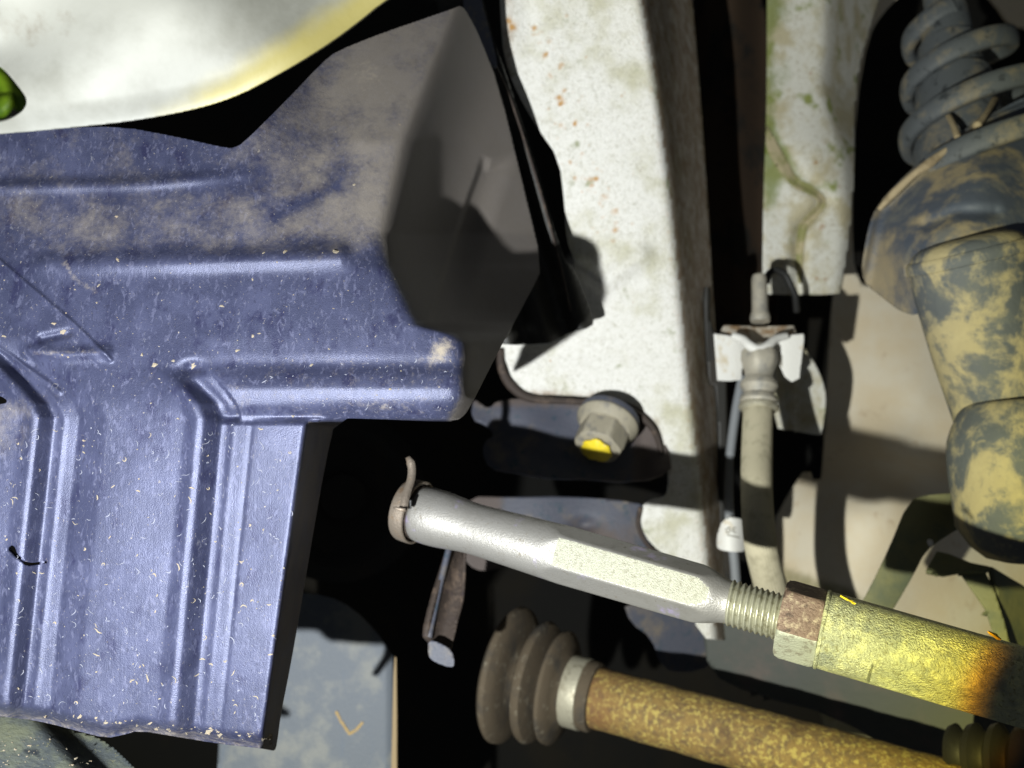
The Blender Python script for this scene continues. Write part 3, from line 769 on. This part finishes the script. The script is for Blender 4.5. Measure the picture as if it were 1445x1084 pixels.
# ------------------------------------------------------------------ second white post
po = thing('rear_body_post', 'narrow white body post with green algae streaks right of the dark gap', 'body post', P(1130, 250, .6))
PE = prof([(-40, 1168), (60, 1166), (120, 1160), (165, 1172), (220, 1192), (300, 1196), (420, 1184), (520, 1160), (620, 1160)], 8)
FOLD = [(1080, 172), (1092, 192), (1110, 222), (1128, 256), (1152, 268), (1166, 284), (1150, 304), (1130, 322), (1126, 360), (1128, 440), (1124, 600)]
def pdep(x, y):
    t = x - PE(y)
    d = .600 + 4 * np.logaddexp(0, t / 4.) * .0010 + .0025 * np.sin(y / 60.)
    r = seg(x, y, FOLD)
    below = ss(170, 300, y)
    d = d + .007 * np.exp(-(r / 9.) ** 2) * below
    d = d - .010 * np.exp(-(((x - 1150) / 45) ** 2 + ((y - 230) / 60) ** 2))
    return d
def pmask(x, y):
    g = .62 * np.exp(-((x - 1084) / 12.) ** 2) * (1 - ss(270, 330, y)) + .6 * np.exp(-(((x - 1100) / 26) ** 2 + ((y - 10) / 26) ** 2))
    g = g + .65 * np.exp(-(((x - 1096) / 20) ** 2 + ((y - 235) / 34) ** 2)) + .35 * np.exp(-(((x - 1106) / 12) ** 2 + ((y - 100) / 30) ** 2))
    g = g + .45 * np.exp(-(seg(x, y, FOLD[:8]) / 8.) ** 2)
    return np.clip(g, 0, .9)
relief('post_face', [(1083, -260), (1083, 60), (1082, 170), (1078, 260), (1076, 412), (1080, 416), (1184, 416), (1188, 410), (1200, 330), (1206, 250), (1208, 120), (1222, 60), (1250, -30), (1262, -260)],
       pdep, 4, M['post'], po, thick=.002, mask=pmask)
relief('post_lower_leg', [(1092, 500), (1118, 478), (1132, 486), (1150, 512), (1164, 545), (1166, 570), (1160, 612), (1156, 615), (1120, 608), (1092, 604)], lambda x, y: .60 + .004 * np.exp(-((x - 1114) / 5.) ** 2), 3, M['post'], po, thick=.003, round_=1)
# a hem of algae along the fold
relief('seam_sealer', [(1080, 172), (1090, 190), (1106, 218), (1124, 252), (1150, 264), (1170, 284), (1152, 308), (1134, 324), (1131, 400), (1125, 400), (1124, 322), (1142, 302), (1158, 286), (1146, 274), (1118, 264), (1100, 240), (1082, 214)],
       lambda x, y: pdep(x, y) - .0015, 3, mat("algae_sealer", (0.24, 0.24, 0.09), .8, layers=[((.42, .36, .22), 60, .45, .62)], bump=[(300, .4)]), po, thick=.001)

# ------------------------------------------------------------------ wheelhouse
wh = thing('wheelhouse_panel', 'dusty beige wheelhouse panel behind the brake hose and strut', 'wheelhouse', P(1250, 600, .6))
wf = tps([(a, b, c * 1.11) for a, b, c in [(1165, 380, .660), (1170, 520, .655), (1175, 620, .640), (1130, 700, .600), (1110, 780, .590), (1200, 720, .560), (1280, 680, .575), (1190, 830, .555), (1290, 860, .560), (1400, 860, .57),
          (1300, 560, .635), (1400, 500, .650), (1300, 400, .66), (1240, 0, .70), (1450, 0, .72), (1500, 600, .63), (1240, 620, .625), (1300, 640, .62), (1400, 700, .60), (1180, 200, .69), (1150, 1000, .54), (1400, 1000, .56)]])
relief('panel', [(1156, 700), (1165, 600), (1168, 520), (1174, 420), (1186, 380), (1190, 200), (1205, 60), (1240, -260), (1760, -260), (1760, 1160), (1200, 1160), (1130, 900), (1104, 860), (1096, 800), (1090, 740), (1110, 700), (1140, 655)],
       wf, 6, M['house'], wh, thick=.003, mask=lambda x, y: np.clip(.75 * ss(-6, 22, y - np.interp(x, [1090, 1130, 1200, 1240, 1300, 1420], [782, 800, 822, 850, 905, 960])), 0, 1),  # olive lower band paints the shade of a face turned downwards
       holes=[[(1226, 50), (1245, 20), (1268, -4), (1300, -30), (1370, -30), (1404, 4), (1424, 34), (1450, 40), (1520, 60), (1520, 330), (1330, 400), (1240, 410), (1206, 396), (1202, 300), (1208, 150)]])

# dark sections between the rails
o = relief('inner_rail_flange', [(1000, 460), (1004, 405), (992, 405), (996, 480), (1000, 545), (1012, 545), (1015, 700), (1020, 900), (1034, 905), (1030, 700), (1024, 480)], lambda x, y: .54 + 0 * x, 5, M['dim'], None, thick=.004)
tag(o, 'thin dark flange strip beside the right edge of the white frame rail', 'flange')

# ------------------------------------------------------------------ brake hose, its bracket, pipe and sensor lead
hb = thing('brake_hose_bracket', 'small white square bracket clipped round the brake hose fitting', 'bracket', P(1072, 500, .45))
bk = lambda x, y: .445 + .004 * np.cos((x - 1072) / 22.) * ss(470, 500, y) + .003 * ss(460, 476, y) * 0
relief('bracket_face', [(1008, 471), (1030, 474), (1046, 476), (1056, 484), (1066, 491), (1080, 490), (1090, 480), (1104, 474), (1134, 471), (1135, 478), (1128, 534), (1118, 539), (1108, 532), (1094, 504), (1050, 504), (1046, 536), (1030, 538), (1013, 537)],
       lambda x, y: .515 + .006 * np.exp(-((x - 1072) / 24.) ** 2), 2.5, M['white'], hb, thick=.003, round_=0)
relief('bracket_top', [(1022, 458), (1070, 461), (1120, 459), (1126, 476), (1100, 480), (1074, 484), (1048, 480), (1012, 476)],
       lambda x, y: .533 - (y - 458) * .0006 + .003 * np.sin(x / 12.), 2.5, M['rusty_white'], hb, thick=.002, round_=0)
tube('bracket_saddle', [(1034, 474, .512), (1048, 479, .508), (1058, 488, .504), (1070, 493, .503), (1082, 489, .504), (1094, 479, .508), (1110, 474, .512)], [5, 6, 7, 7, 7, 6, 5], M['white'], hb, nseg=16)
relief('bracket_gusset', [(1034, 504), (1046, 492), (1060, 492), (1060, 530), (1044, 530)], lambda x, y: .524 + 0 * x, 3, M['fitting'], hb, thick=.003)
relief('bracket_gusset', [(1088, 490), (1100, 496), (1116, 520), (1110, 526), (1094, 508)], lambda x, y: .516 + 0 * x, 3, M['fitting'], hb, thick=.003)
ho = thing('brake_hose', 'pale ribbed brake hose hanging from the white bracket', 'hose', P(1070, 650, .42))
turned('hose_fitting', P(1072, 488, .512), P(1070, 585, .498),
       [(490, 18), (493, 21), (498, 25), (510, 26), (516, 23), (524, 20), (532, 19), (536, 21), (540, 25), (546, 26), (552, 22), (556, 20), (560, 24), (566, 26), (572, 22), (576, 22)], M['fitting'], ho, nseg=72, vertical=True, rfun=lambda px, rr, th, k: np.minimum(rr, 23.5 * k / np.cos((th + .3 + math.pi / 6) % (math.pi / 3) - math.pi / 6)) if px < 518 else rr)
turned('crimp_ring', P(1072, 488, .512), P(1070, 585, .498), [(570, 24), (573, 27), (577, 27), (580, 24)], M['band'], ho, nseg=40, vertical=True)
def ribbed(pts, radii, nm, mt, parent, nrib=34):
    o = tube(nm, pts, radii, mt, parent, nseg=nrib * 4, sub=8)
    me = o.data
    n = nrib * 4; co = np.zeros(len(me.vertices) * 3); me.vertices.foreach_get("co", co); co = co.reshape(-1, 3)
    rings = len(co) // n; c = co[:rings * n].reshape(rings, n, 3); ctr = c.mean(axis=1, keepdims=True)
    f = 1 + .018 * np.cos(np.arange(n) / 4 * 2 * math.pi)[None, :, None]
    co[:rings * n] = (ctr + (c - ctr) * f).reshape(-1, 3)
    me.vertices.foreach_set("co", co.ravel()); me.update(); return o
ribbed([(1070, 574, .499), (1068, 640, .475), (1068, 700, .450), (1072, 760, .440), (1080, 800, .445), (1095, 850, .460), (1118, 905, .470)], [20, 21, 21.5, 22, 22, 23, 23], 'hose_body', M['hose'], ho)
bp = thing('brake_pipe_union', 'short grey brake pipe union standing above the white bracket', 'pipe fitting', P(1072, 430, .46))
turned('union_body', P(1071, 388, .537), P(1073, 458, .530), [(387, 6), (389, 9), (395, 10.5), (430, 11), (440, 11.5), (444, 13), (449, 14), (454, 13)], M['fitting'], bp, nseg=28, vertical=True)
tube('black_pipe_loop', [(1082, 400, .562), (1084, 388, .562), (1094, 381, .562), (1108, 388, .563), (1116, 404, .564), (1122, 418, .566), (1124, 440, .572)], 4.8, M['black'], bp, nseg=14)
se = thing('sensor_lead', 'grey sensor lead with a small white tag left of the brake hose', 'sensor lead', P(1035, 650, .47))
tube('lead_conduit', [(1048, 530, .520), (1040, 570, .518), (1034, 610, .515), (1030, 644, .512)], 6.5, M['grey_tube'], se, nseg=14)
tube('lead_cable', [(1030, 640, .512), (1028, 690, .512), (1030, 740, .512), (1036, 790, .51), (1040, 850, .51)], [5, 6.5, 7, 7, 7], M['grey_tube'], se, nseg=14)
relief('white_tag', [(1019, 734), (1036, 730), (1050, 733), (1056, 758), (1054, 774), (1046, 780), (1016, 777), (1010, 770), (1012, 754)],
       lambda x, y: .500 + .0006 * ((x - 1033) / 6.) ** 2, 2.5, M['white'], se, thick=.010, round_=1)
ink_d = lambda x, y: .500 + .0006 * ((x - 1033) / 6.) ** 2
for pts in ([(1024, 747), (1029, 744), (1031, 750), (1026, 752), (1024, 747)], [(1038, 745), (1034, 746), (1035, 751), (1039, 751)], [(1026, 755), (1036, 757), (1044, 759)]):
    strokes('tag_print', pts, .8, ink_d, M['ink'], se, lift=.0005)

# ------------------------------------------------------------------ strut: spring, seat, tube, lower body
st = thing('suspension_strut', 'muddy suspension strut with coil spring at the right edge', 'strut', P(1380, 350, .5))
# dust tube inside the spring
turned('damper_tube', P(1322, -60, .56), P(1372, 330, .50), [(-220, 22), (14, 24), (18, 30), (60, 33), (64, 38), (110, 42), (114, 48), (180, 56), (210, 62), (330, 70)], M['coil'], st, nseg=40, vertical=True)
# the spring: a helix seen from below
Ax = P(1334, 34, .555); Bx = P(1412, 236, .495)
axn = Bx - Ax; Lx = np.linalg.norm(axn); axn = axn / Lx
tilt = np.array([0.10, -.12, -1.0]); tilt /= np.linalg.norm(tilt)
e1 = np.array([1.0, 0, 0]); e1 -= tilt * (e1 @ tilt); e1 /= np.linalg.norm(e1); e2 = np.cross(tilt, e1)
path = []; nh = 3.15; steps = 240
for i in range(steps + 1):
    u = i / steps; th = u * nh * 2 * math.pi + 1.9
    r = .0235 + .031 * u
    c = Ax + (Bx - Ax) * u
    path.append(c + r * (math.cos(th) * e1 + math.sin(th) * e2))
path = np.array(path)
T = np.gradient(path, axis=0); T /= np.linalg.norm(T, axis=1)[:, None]
V = []; nseg = 14; tha = np.linspace(0, 2 * math.pi, nseg, endpoint=False)
for i in range(steps + 1):
    n1 = tilt - T[i] * (tilt @ T[i]); n1 /= np.linalg.norm(n1); n2 = np.cross(T[i], n1)
    V.append(path[i] + .0067 * (np.clip(np.cos(tha) * 1.35, -1, 1)[:, None] * n1 + .62 * np.sin(tha)[:, None] * n2))
V = np.concatenate(V)
fs = [(i * nseg + j, i * nseg + (j + 1) % nseg, (i + 1) * nseg + (j + 1) % nseg, (i + 1) * nseg + j) for i in range(steps) for j in range(nseg)]
obj('coil_spring', V, fs, M['coil'], st)
# spring seat pan
SE = [(1214, 396), (1218, 360), (1226, 318), (1236, 292), (1262, 262), (1300, 226), (1345, 192), (1390, 165), (1450, 135), (1520, 110), (1520, 400), (1445, 440), (1400, 330), (1330, 350), (1296, 384), (1300, 448), (1270, 440), (1250, 424)]
sd = tps([(1214, 396, .50), (1236, 292, .500), (1300, 226, .492), (1390, 165, .488), (1520, 110, .49), (1300, 300, .455), (1380, 240, .445), (1450, 250, .445), (1380, 320, .42), (1300, 380, .435), (1260, 400, .47), (1300, 448, .45), (1450, 400, .42), (1520, 300, .44), (1250, 340, .475), (1350, 345, .418)])
def sdd(x, y):
    d, _, _ = nearest(np.array([(1214, 396), (1236, 292), (1300, 226), (1390, 165), (1520, 110)], float), x, y, closed=False)
    return sd(x, y) - .004 * np.exp(-((d - 7) / 6.) ** 2) + .004 * np.exp(-(seg(x, y, [(1306, 318), (1350, 300), (1404, 300)]) / 9.) ** 2)
relief('spring_seat', SE, sdd, 3, M['seat'], st, thick=.003, round_=2, mask=lambda x, y: np.clip(.42 * (1 - ss(1240, 1310, x)) * ss(290, 340, y) + .22 * ss(330, 370, y) + .6 * np.exp(-(seg(x, y, [(1236, 300), (1300, 240), (1345, 205)]) / 9.) ** 2), 0, .9),
       holes=[[(1276, 374), (1284, 370), (1289, 376), (1288, 388), (1282, 394), (1276, 388)], [(1404, 328), (1413, 326), (1420, 334), (1420, 346), (1412, 342)]])
# clay ridge caked along the seat's edge
V = []
tube('clay_ridge', [(1240, 296, .478), (1262, 272, .474), (1290, 246, .470), (1312, 230, .468), (1335, 212, .467), (1352, 200, .467), (1372, 186, .468)], [3, 6, 5, 7, 4, 6, 2], M['dirt'], st, nseg=10)
tube('seat_strut_web', [(1352, 196, .47), (1346, 178, .48), (1336, 160, .50), (1322, 150, .52)], [5, 4, 4, 5], M['dirt'], st, nseg=8)
tube('seat_strut_web', [(1378, 178, .47), (1392, 160, .48), (1404, 140, .50)], [6, 4, 5], M['dirt'], st, nseg=8)
# strut tube
turned('strut_tube', P(1362, 350, .425), P(1424, 640, .430), [(336, 40), (340, 58), (346, 68), (356, 74), (372, 76), (400, 77), (500, 70), (560, 63), (600, 59), (640, 57)], M['strut_yellow'], st, nseg=56, vertical=True)
turned('tube_collar', P(1362, 350, .425), P(1424, 640, .430), [(355, 76), (358, 79), (366, 80), (372, 78), (374, 74)], M['strut_yellow'], st, nseg=56, vertical=True)
# lower clevis body
kn = thing('strut_lower_mount', 'rounded yellow-muddy lower strut mount below the tube at right', 'strut mount', P(1430, 660, .39))
turned('mount_body', P(1428, 590, .415), P(1462, 860, .405), [(566, 52), (571, 60), (579, 67), (590, 73), (602, 79), (618, 85), (640, 88), (670, 89), (700, 88), (740, 88), (770, 72), (786, 55), (792, 35)], M['strut_yellow'], kn, nseg=56, vertical=True)

# ------------------------------------------------------------------ olive link arm and bracket at the lower right
ar = thing('olive_link_arm', 'flat olive link arm slanting down left in front of the beige wheelhouse', 'link arm', P(1280, 790, .45))
ad = plane3([(1320, 700, .450), (1380, 700, .452), (1240, 870, .430)])
relief('arm_blade', [(1282, 706), (1310, 698), (1372, 694), (1380, 730), (1330, 760), (1306, 778), (1290, 810), (1262, 858), (1250, 875), (1206, 868), (1230, 826), (1256, 772)], lambda x, y: ad(x, y) + .0006 * ((x - 1290 + (y - 780) * .5) / 14.) ** 2 * .5, 4, M['olive'], ar, thick=.004)
ob = thing('olive_knuckle_bracket', 'folded olive knuckle bracket with a small bolt under the strut mount', 'bracket', P(1380, 850, .44))
od = plane3([(1310, 800, .455), (1400, 800, .440), (1420, 980, .42)])
relief('bracket_top_flange', [(1306, 806), (1322, 778), (1340, 782), (1370, 794), (1400, 800), (1388, 806), (1352, 806), (1330, 810)], lambda x, y: od(x, y) - (y - 790) * .0002, 3, M['olive'], ob, thick=.003, round_=0)
relief('bracket_leg', [(1352, 806), (1388, 802), (1402, 830), (1418, 880), (1432, 940), (1440, 990), (1422, 990), (1410, 920), (1390, 860)], lambda x, y: od(x, y), 4, M['olive'], ob, thick=.003, round_=0)
relief('bracket_side', [(1400, 800), (1450, 830), (1500, 860), (1500, 1000), (1440, 990), (1432, 930), (1412, 860)], lambda x, y: od(x, y) + (x - 1400) * .0004, 5, M['olive'], ob, thick=.003, round_=0)
axis_solid('bracket_rivet', P(1311, 765, .446), P(1311, 768, .438), [(0, .0022), (.003, .0022), (.004, .0014)], 16, M['white'], ob)

# ------------------------------------------------------------------ tie rod
tr = thing('steering_tie_rod', 'bright zinc steering tie rod with clamp, lock nut and outer sleeve', 'tie rod', P(900, 810, .30))
TA = P(602, 727, .352); TB = P(1400, 957, .262)
def rodr(px, rr, th, k):
    a_px = 36.5 if 798 < px < 1012 else (60 if px < 764 else 36.5 + (798 - px) * .17)
    if px >= 1012: return rr
    ap = a_px * k
    dth = (th + math.pi / 6 - .05) % (math.pi / 3) - math.pi / 6
    return np.minimum(rr, ap / np.cos(dth))
pr = [(590, 30), (592, 36), (595, 38.5), (600, 39.5), (612, 40), (625, 39.5), (640, 38), (655, 36.2), (670, 35.5), (690, 36)]
pr += [(x, 36.5 + (x - 700) * .045) for x in range(700, 790, 6)] + [(788, 40.6), (790, 40.6), (792, 40.7), (794, 40.8)]
pr += [(x, 41) for x in range(800, 985, 8)] + [(988, 40.5), (993, 39.5), (998, 38.3), (1003, 37), (1008, 35.5), (1014, 33.5), (1020, 31.5), (1026, 30.2), (1032, 29.5)]
rod = turned('rod_body', TA, TB, pr, M['rod'], tr, nseg=96, rfun=rodr)
# the milled flat facing the lens is paler and coarser
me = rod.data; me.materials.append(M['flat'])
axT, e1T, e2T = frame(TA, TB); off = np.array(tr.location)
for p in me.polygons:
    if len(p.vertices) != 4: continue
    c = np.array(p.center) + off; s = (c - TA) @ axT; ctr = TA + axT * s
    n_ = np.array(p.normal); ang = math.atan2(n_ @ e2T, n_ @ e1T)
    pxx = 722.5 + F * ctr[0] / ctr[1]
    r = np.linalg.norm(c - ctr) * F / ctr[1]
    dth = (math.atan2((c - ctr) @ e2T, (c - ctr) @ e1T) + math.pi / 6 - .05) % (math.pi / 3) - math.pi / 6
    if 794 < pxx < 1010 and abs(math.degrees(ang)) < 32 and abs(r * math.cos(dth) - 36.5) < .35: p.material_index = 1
# thread
NT = 11.5
tp = [1028 + i * (1118 - 1028) / (NT * 10) for i in range(int(NT * 10) + 1)]
def thr(px, rr, th, k):
    ph = ((px - 1028) / (1118 - 1028) * NT + th / (2 * math.pi)) % 1.0
    tri = 1 - abs(ph - .5) * 2
    tri = np.clip(tri * 1.25, 0, 1)
    return rr - (1 - tri) * 3.8 * k
turned('thread', TA, TB, [(x, 32.5) for x in tp], M['thread'], tr, nseg=48, rfun=thr)
# lock nut
def nutr(px, rr, th, k):
    dth = (th - math.radians(10) + math.pi / 6) % (math.pi / 3) - math.pi / 6
    return np.minimum(rr, 49 * k / np.cos(dth))
nut = turned('lock_nut', TA, TB, [(1101, 34), (1101.5, 50), (1104, 53.5), (1110, 58), (1140, 59), (1152, 58), (1157, 54), (1158, 50), (1158.5, 36)], M['nut'], tr, nseg=96, rfun=nutr)
nut.data.materials.append(M['nut_lit'])
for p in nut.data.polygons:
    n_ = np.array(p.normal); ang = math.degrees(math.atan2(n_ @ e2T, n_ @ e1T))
    if -85 < ang < -20: p.material_index = 1  # lower flats painted paler, as the torch lights them
# sleeve
def slr(px, rr, th, k):
    if px < 1232: return rr
    dth = th - math.radians(306)
    dth = (dth + math.pi) % (2 * math.pi) - math.pi
    a = 47.5 + (1 - min(1, (px - 1232) / 4)) * 6
    q = np.where(np.abs(dth) < 1.2, a * k / np.cos(np.clip(dth, -1.2, 1.2)), 99)
    return np.minimum(rr, q)
turned('outer_sleeve', TA, TB, [(1157, 46), (1158, 52), (1160, 53.5), (1166, 54)] + [(x, 54.3) for x in range(1175, 1230, 8)] + [(1231, 54.4), (1233, 54.4), (1236, 54.5)] + [(x, 54.5 + (x - 1240) * .004) for x in range(1244, 1560, 8)],
       M['sleeve'], tr, nseg=96, rfun=slr)
turned('sleeve_lip', TA, TB, [(1157.5, 50), (1158, 55), (1160.5, 56), (1163, 55), (1163.5, 50)], M['sleeve'], tr, nseg=72)
# loose chips of yellow paint on the sleeve's upper edge
def chip(px, py, w, h, d):
    k = 12; th = np.linspace(0, 2 * math.pi, k, endpoint=False)
    r = nrg.uniform(.6, 1.1, k)
    xs = px + w * r * np.cos(th) + h * .5 * np.sin(th); ys = py + h * r * np.sin(th) + w * .38 * np.cos(th)
    V = np.vstack([PA(xs, ys, d + nrg.uniform(-.0008, .0008, k)), [P(px, py, d - .0016)]])
    return obj('paint_chip', V, [((i + 1) % k, i, k) for i in range(k)], M['yellow'], tr, thick=.0006, smooth=False)
chip(1197, 846, 11, 4.0, .270); chip(1404, 897, 11, 5.5, .250)
# clamp with its tab at the rod's left end
tc_ = thing('spring_band_clamp', 'tarnished spring band clamp with an upright tab on the left end of the tie rod', 'clamp', P(580, 730, .33))
turned('clamp_band', TA, TB, [(574, 38), (574.5, 39.5), (576, 40.2), (582, 40.8), (583, 40)], M['clamp'], tc_, nseg=64, caps=False, thick=-.0012)
turned('clamp_band', TA, TB, [(584, 40), (584.5, 41.4), (589, 41.4), (589.5, 40.5)], M['clamp'], tc_, nseg=64, caps=False, thick=-.0012)
turned('clamp_core', TA, TB, [(575, 33), (577, 37), (592, 38)], M['rust_edge'], tc_, nseg=48)
def ribbon(name, pts, w, mt, parent, thick=.0012):
    p = np.array(pts, float); n = 24
    q = chaikin(p, 3, closed=False)
    xs, ys, ds = q[:, 0], q[:, 1], q[:, 2]
    gx = np.gradient(xs); gy = np.gradient(ys); g = np.hypot(gx, gy) + 1e-9
    ww = np.interp(np.linspace(0, 1, len(xs)), [0, .06, .5, 1], [w * .55, w, w, w * 1.1])
    V = np.vstack([PA(xs - gy / g * ww, ys + gx / g * ww, ds), PA(xs + gy / g * ww, ys - gx / g * ww, ds)])
    k = len(xs)
    return obj(name, V, [(i, i + 1, k + i + 1, k + i) for i in range(k - 1)], mt, parent, thick=thick)
ribbon('clamp_tab', [(575, 645, .346), (581, 656, .345), (581, 674, .342), (575, 692, .338), (571, 706, .335), (569, 720, .333)], 5.5, M['clamp'], tc_)
ribbon('clamp_ear', [(555, 716, .332), (562, 719, .331), (572, 720, .331)], 2.2, M['clamp'], tc_)
relief('clamp_slot', [(574, 705), (581, 706), (580, 718), (573, 718)], lambda x, y: .3360 + 0 * x, 2, M['black'], tc_, thick=.001, round_=0)

# ------------------------------------------------------------------ hanging steel tab
ht = thing('hanging_steel_tab', 'narrow folded steel tab hanging below the tie rod', 'steel tab', P(630, 850, .40))
hd = plane3([(640, 770, .42), (660, 775, .425), (620, 920, .39)])
relief('tab_blade', [(637, 770), (656, 774), (652, 850), (640, 905), (630, 925), (608, 905), (602, 896), (612, 850), (628, 800)], lambda x, y: hd(x, y) + .0030 * np.cos((x - 632 + (y - 850) * .26) / 9.), 3, M['rust_edge'], ht, thick=.003)
tube('tab_fold', [(634, 772, .415), (620, 830, .405), (605, 900, .39)], 4.5, M['bracket'], ht, nseg=12)
tube('tab_fold', [(656, 776, .42), (653, 840, .41), (643, 880, .40)], 2.5, M['rust_edge'], ht, nseg=10)
relief('tab_foot', [(604, 902), (622, 908), (638, 918), (642, 938), (636, 943), (612, 934), (604, 926)], lambda x, y: .385 + (y - 900) * -.0001, 3, M['bracket'], ht, thick=.004)

# ------------------------------------------------------------------ drive shaft and its ribbed boot
ds = thing('drive_shaft', 'rust-speckled drive shaft running to the bottom right corner', 'drive shaft', P(1000, 1010, .47))
DA = P(690, 943, .505); DB = P(1250, 1096, .405)
turned('shaft_tube', DA, DB, [(836, 36), (838, 39), (842, 41)] + [(x, 41 + (x - 842) * .010 + .5 * math.sin(x / 13.) + .35 * math.sin(x / 5.3)) for x in range(850, 1700, 10)], M['shaft'], ds, nseg=64, mask=lambda x: .55 * max(0, 1 - abs(x - 850) / 70.))
bt = thing('axle_boot', 'dusty ribbed rubber axle boot with a metal band on the drive shaft', 'boot', P(740, 945, .51))
bpr = [(676, 60), (677, 90), (680, 102), (686, 107), (694, 106), (700, 98), (704, 84), (706, 64), (708, 46), (714, 40), (722, 44), (725, 62), (729, 82), (735, 93), (742, 96), (749, 92), (753, 80), (756, 64), (759, 48), (763, 50), (766, 64), (770, 80), (776, 88), (783, 89), (789, 82), (793, 70), (797, 56), (802, 51), (812, 50)]
bpr = [(712 + (a - 676) * .73, b * .87) for a, b in bpr]
turned('boot_bellows', DA, DB, bpr, M['boot'], bt, nseg=80)
turned('boot_band', DA, DB, [(803, 45), (804, 48), (806, 49), (826, 49), (827, 47)], M['band'], bt, nseg=64)
turned('boot_end_lip', DA, DB, [(826, 45), (827, 47.5), (838, 48), (841, 46), (842, 42)], M['boot'], bt, nseg=64)

# ------------------------------------------------------------------ dim things deep in the bay
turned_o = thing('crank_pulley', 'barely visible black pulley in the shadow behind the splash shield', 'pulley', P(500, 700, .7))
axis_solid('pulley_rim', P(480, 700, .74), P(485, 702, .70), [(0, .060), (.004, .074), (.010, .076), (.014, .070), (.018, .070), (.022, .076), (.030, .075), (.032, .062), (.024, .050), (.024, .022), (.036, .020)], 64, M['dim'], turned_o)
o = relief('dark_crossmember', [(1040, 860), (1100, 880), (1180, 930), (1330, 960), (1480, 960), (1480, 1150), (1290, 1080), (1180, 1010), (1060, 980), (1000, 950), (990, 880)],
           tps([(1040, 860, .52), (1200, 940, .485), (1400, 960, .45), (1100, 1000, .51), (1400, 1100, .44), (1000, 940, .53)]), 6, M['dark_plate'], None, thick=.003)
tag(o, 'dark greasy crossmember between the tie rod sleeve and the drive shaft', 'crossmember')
o = relief('subframe_lug', [(880, 850), (930, 862), (1000, 880), (1012, 900), (1004, 940), (970, 950), (935, 945), (920, 900), (890, 880)], lambda x, y: .56 + .0 * x + .00006 * (x - 940), 5, M['bracket'], None, thick=.004)
tag(o, 'small grey subframe lug under the middle of the tie rod', 'lug')
ru = thing('ribbed_rubber_bush', 'black ribbed rubber bush in the bottom right corner', 'bush', P(1410, 1060, .38))
turned('bush_body', P(1345, 1060, .40), P(1480, 1085, .37), [(1340, 20), (1343, 34), (1350, 38), (1358, 30), (1364, 28), (1370, 40), (1380, 44), (1390, 34), (1396, 32), (1404, 46), (1414, 50), (1424, 38), (1430, 36), (1440, 50), (1452, 54), (1480, 52)], M['black'], ru, nseg=40)
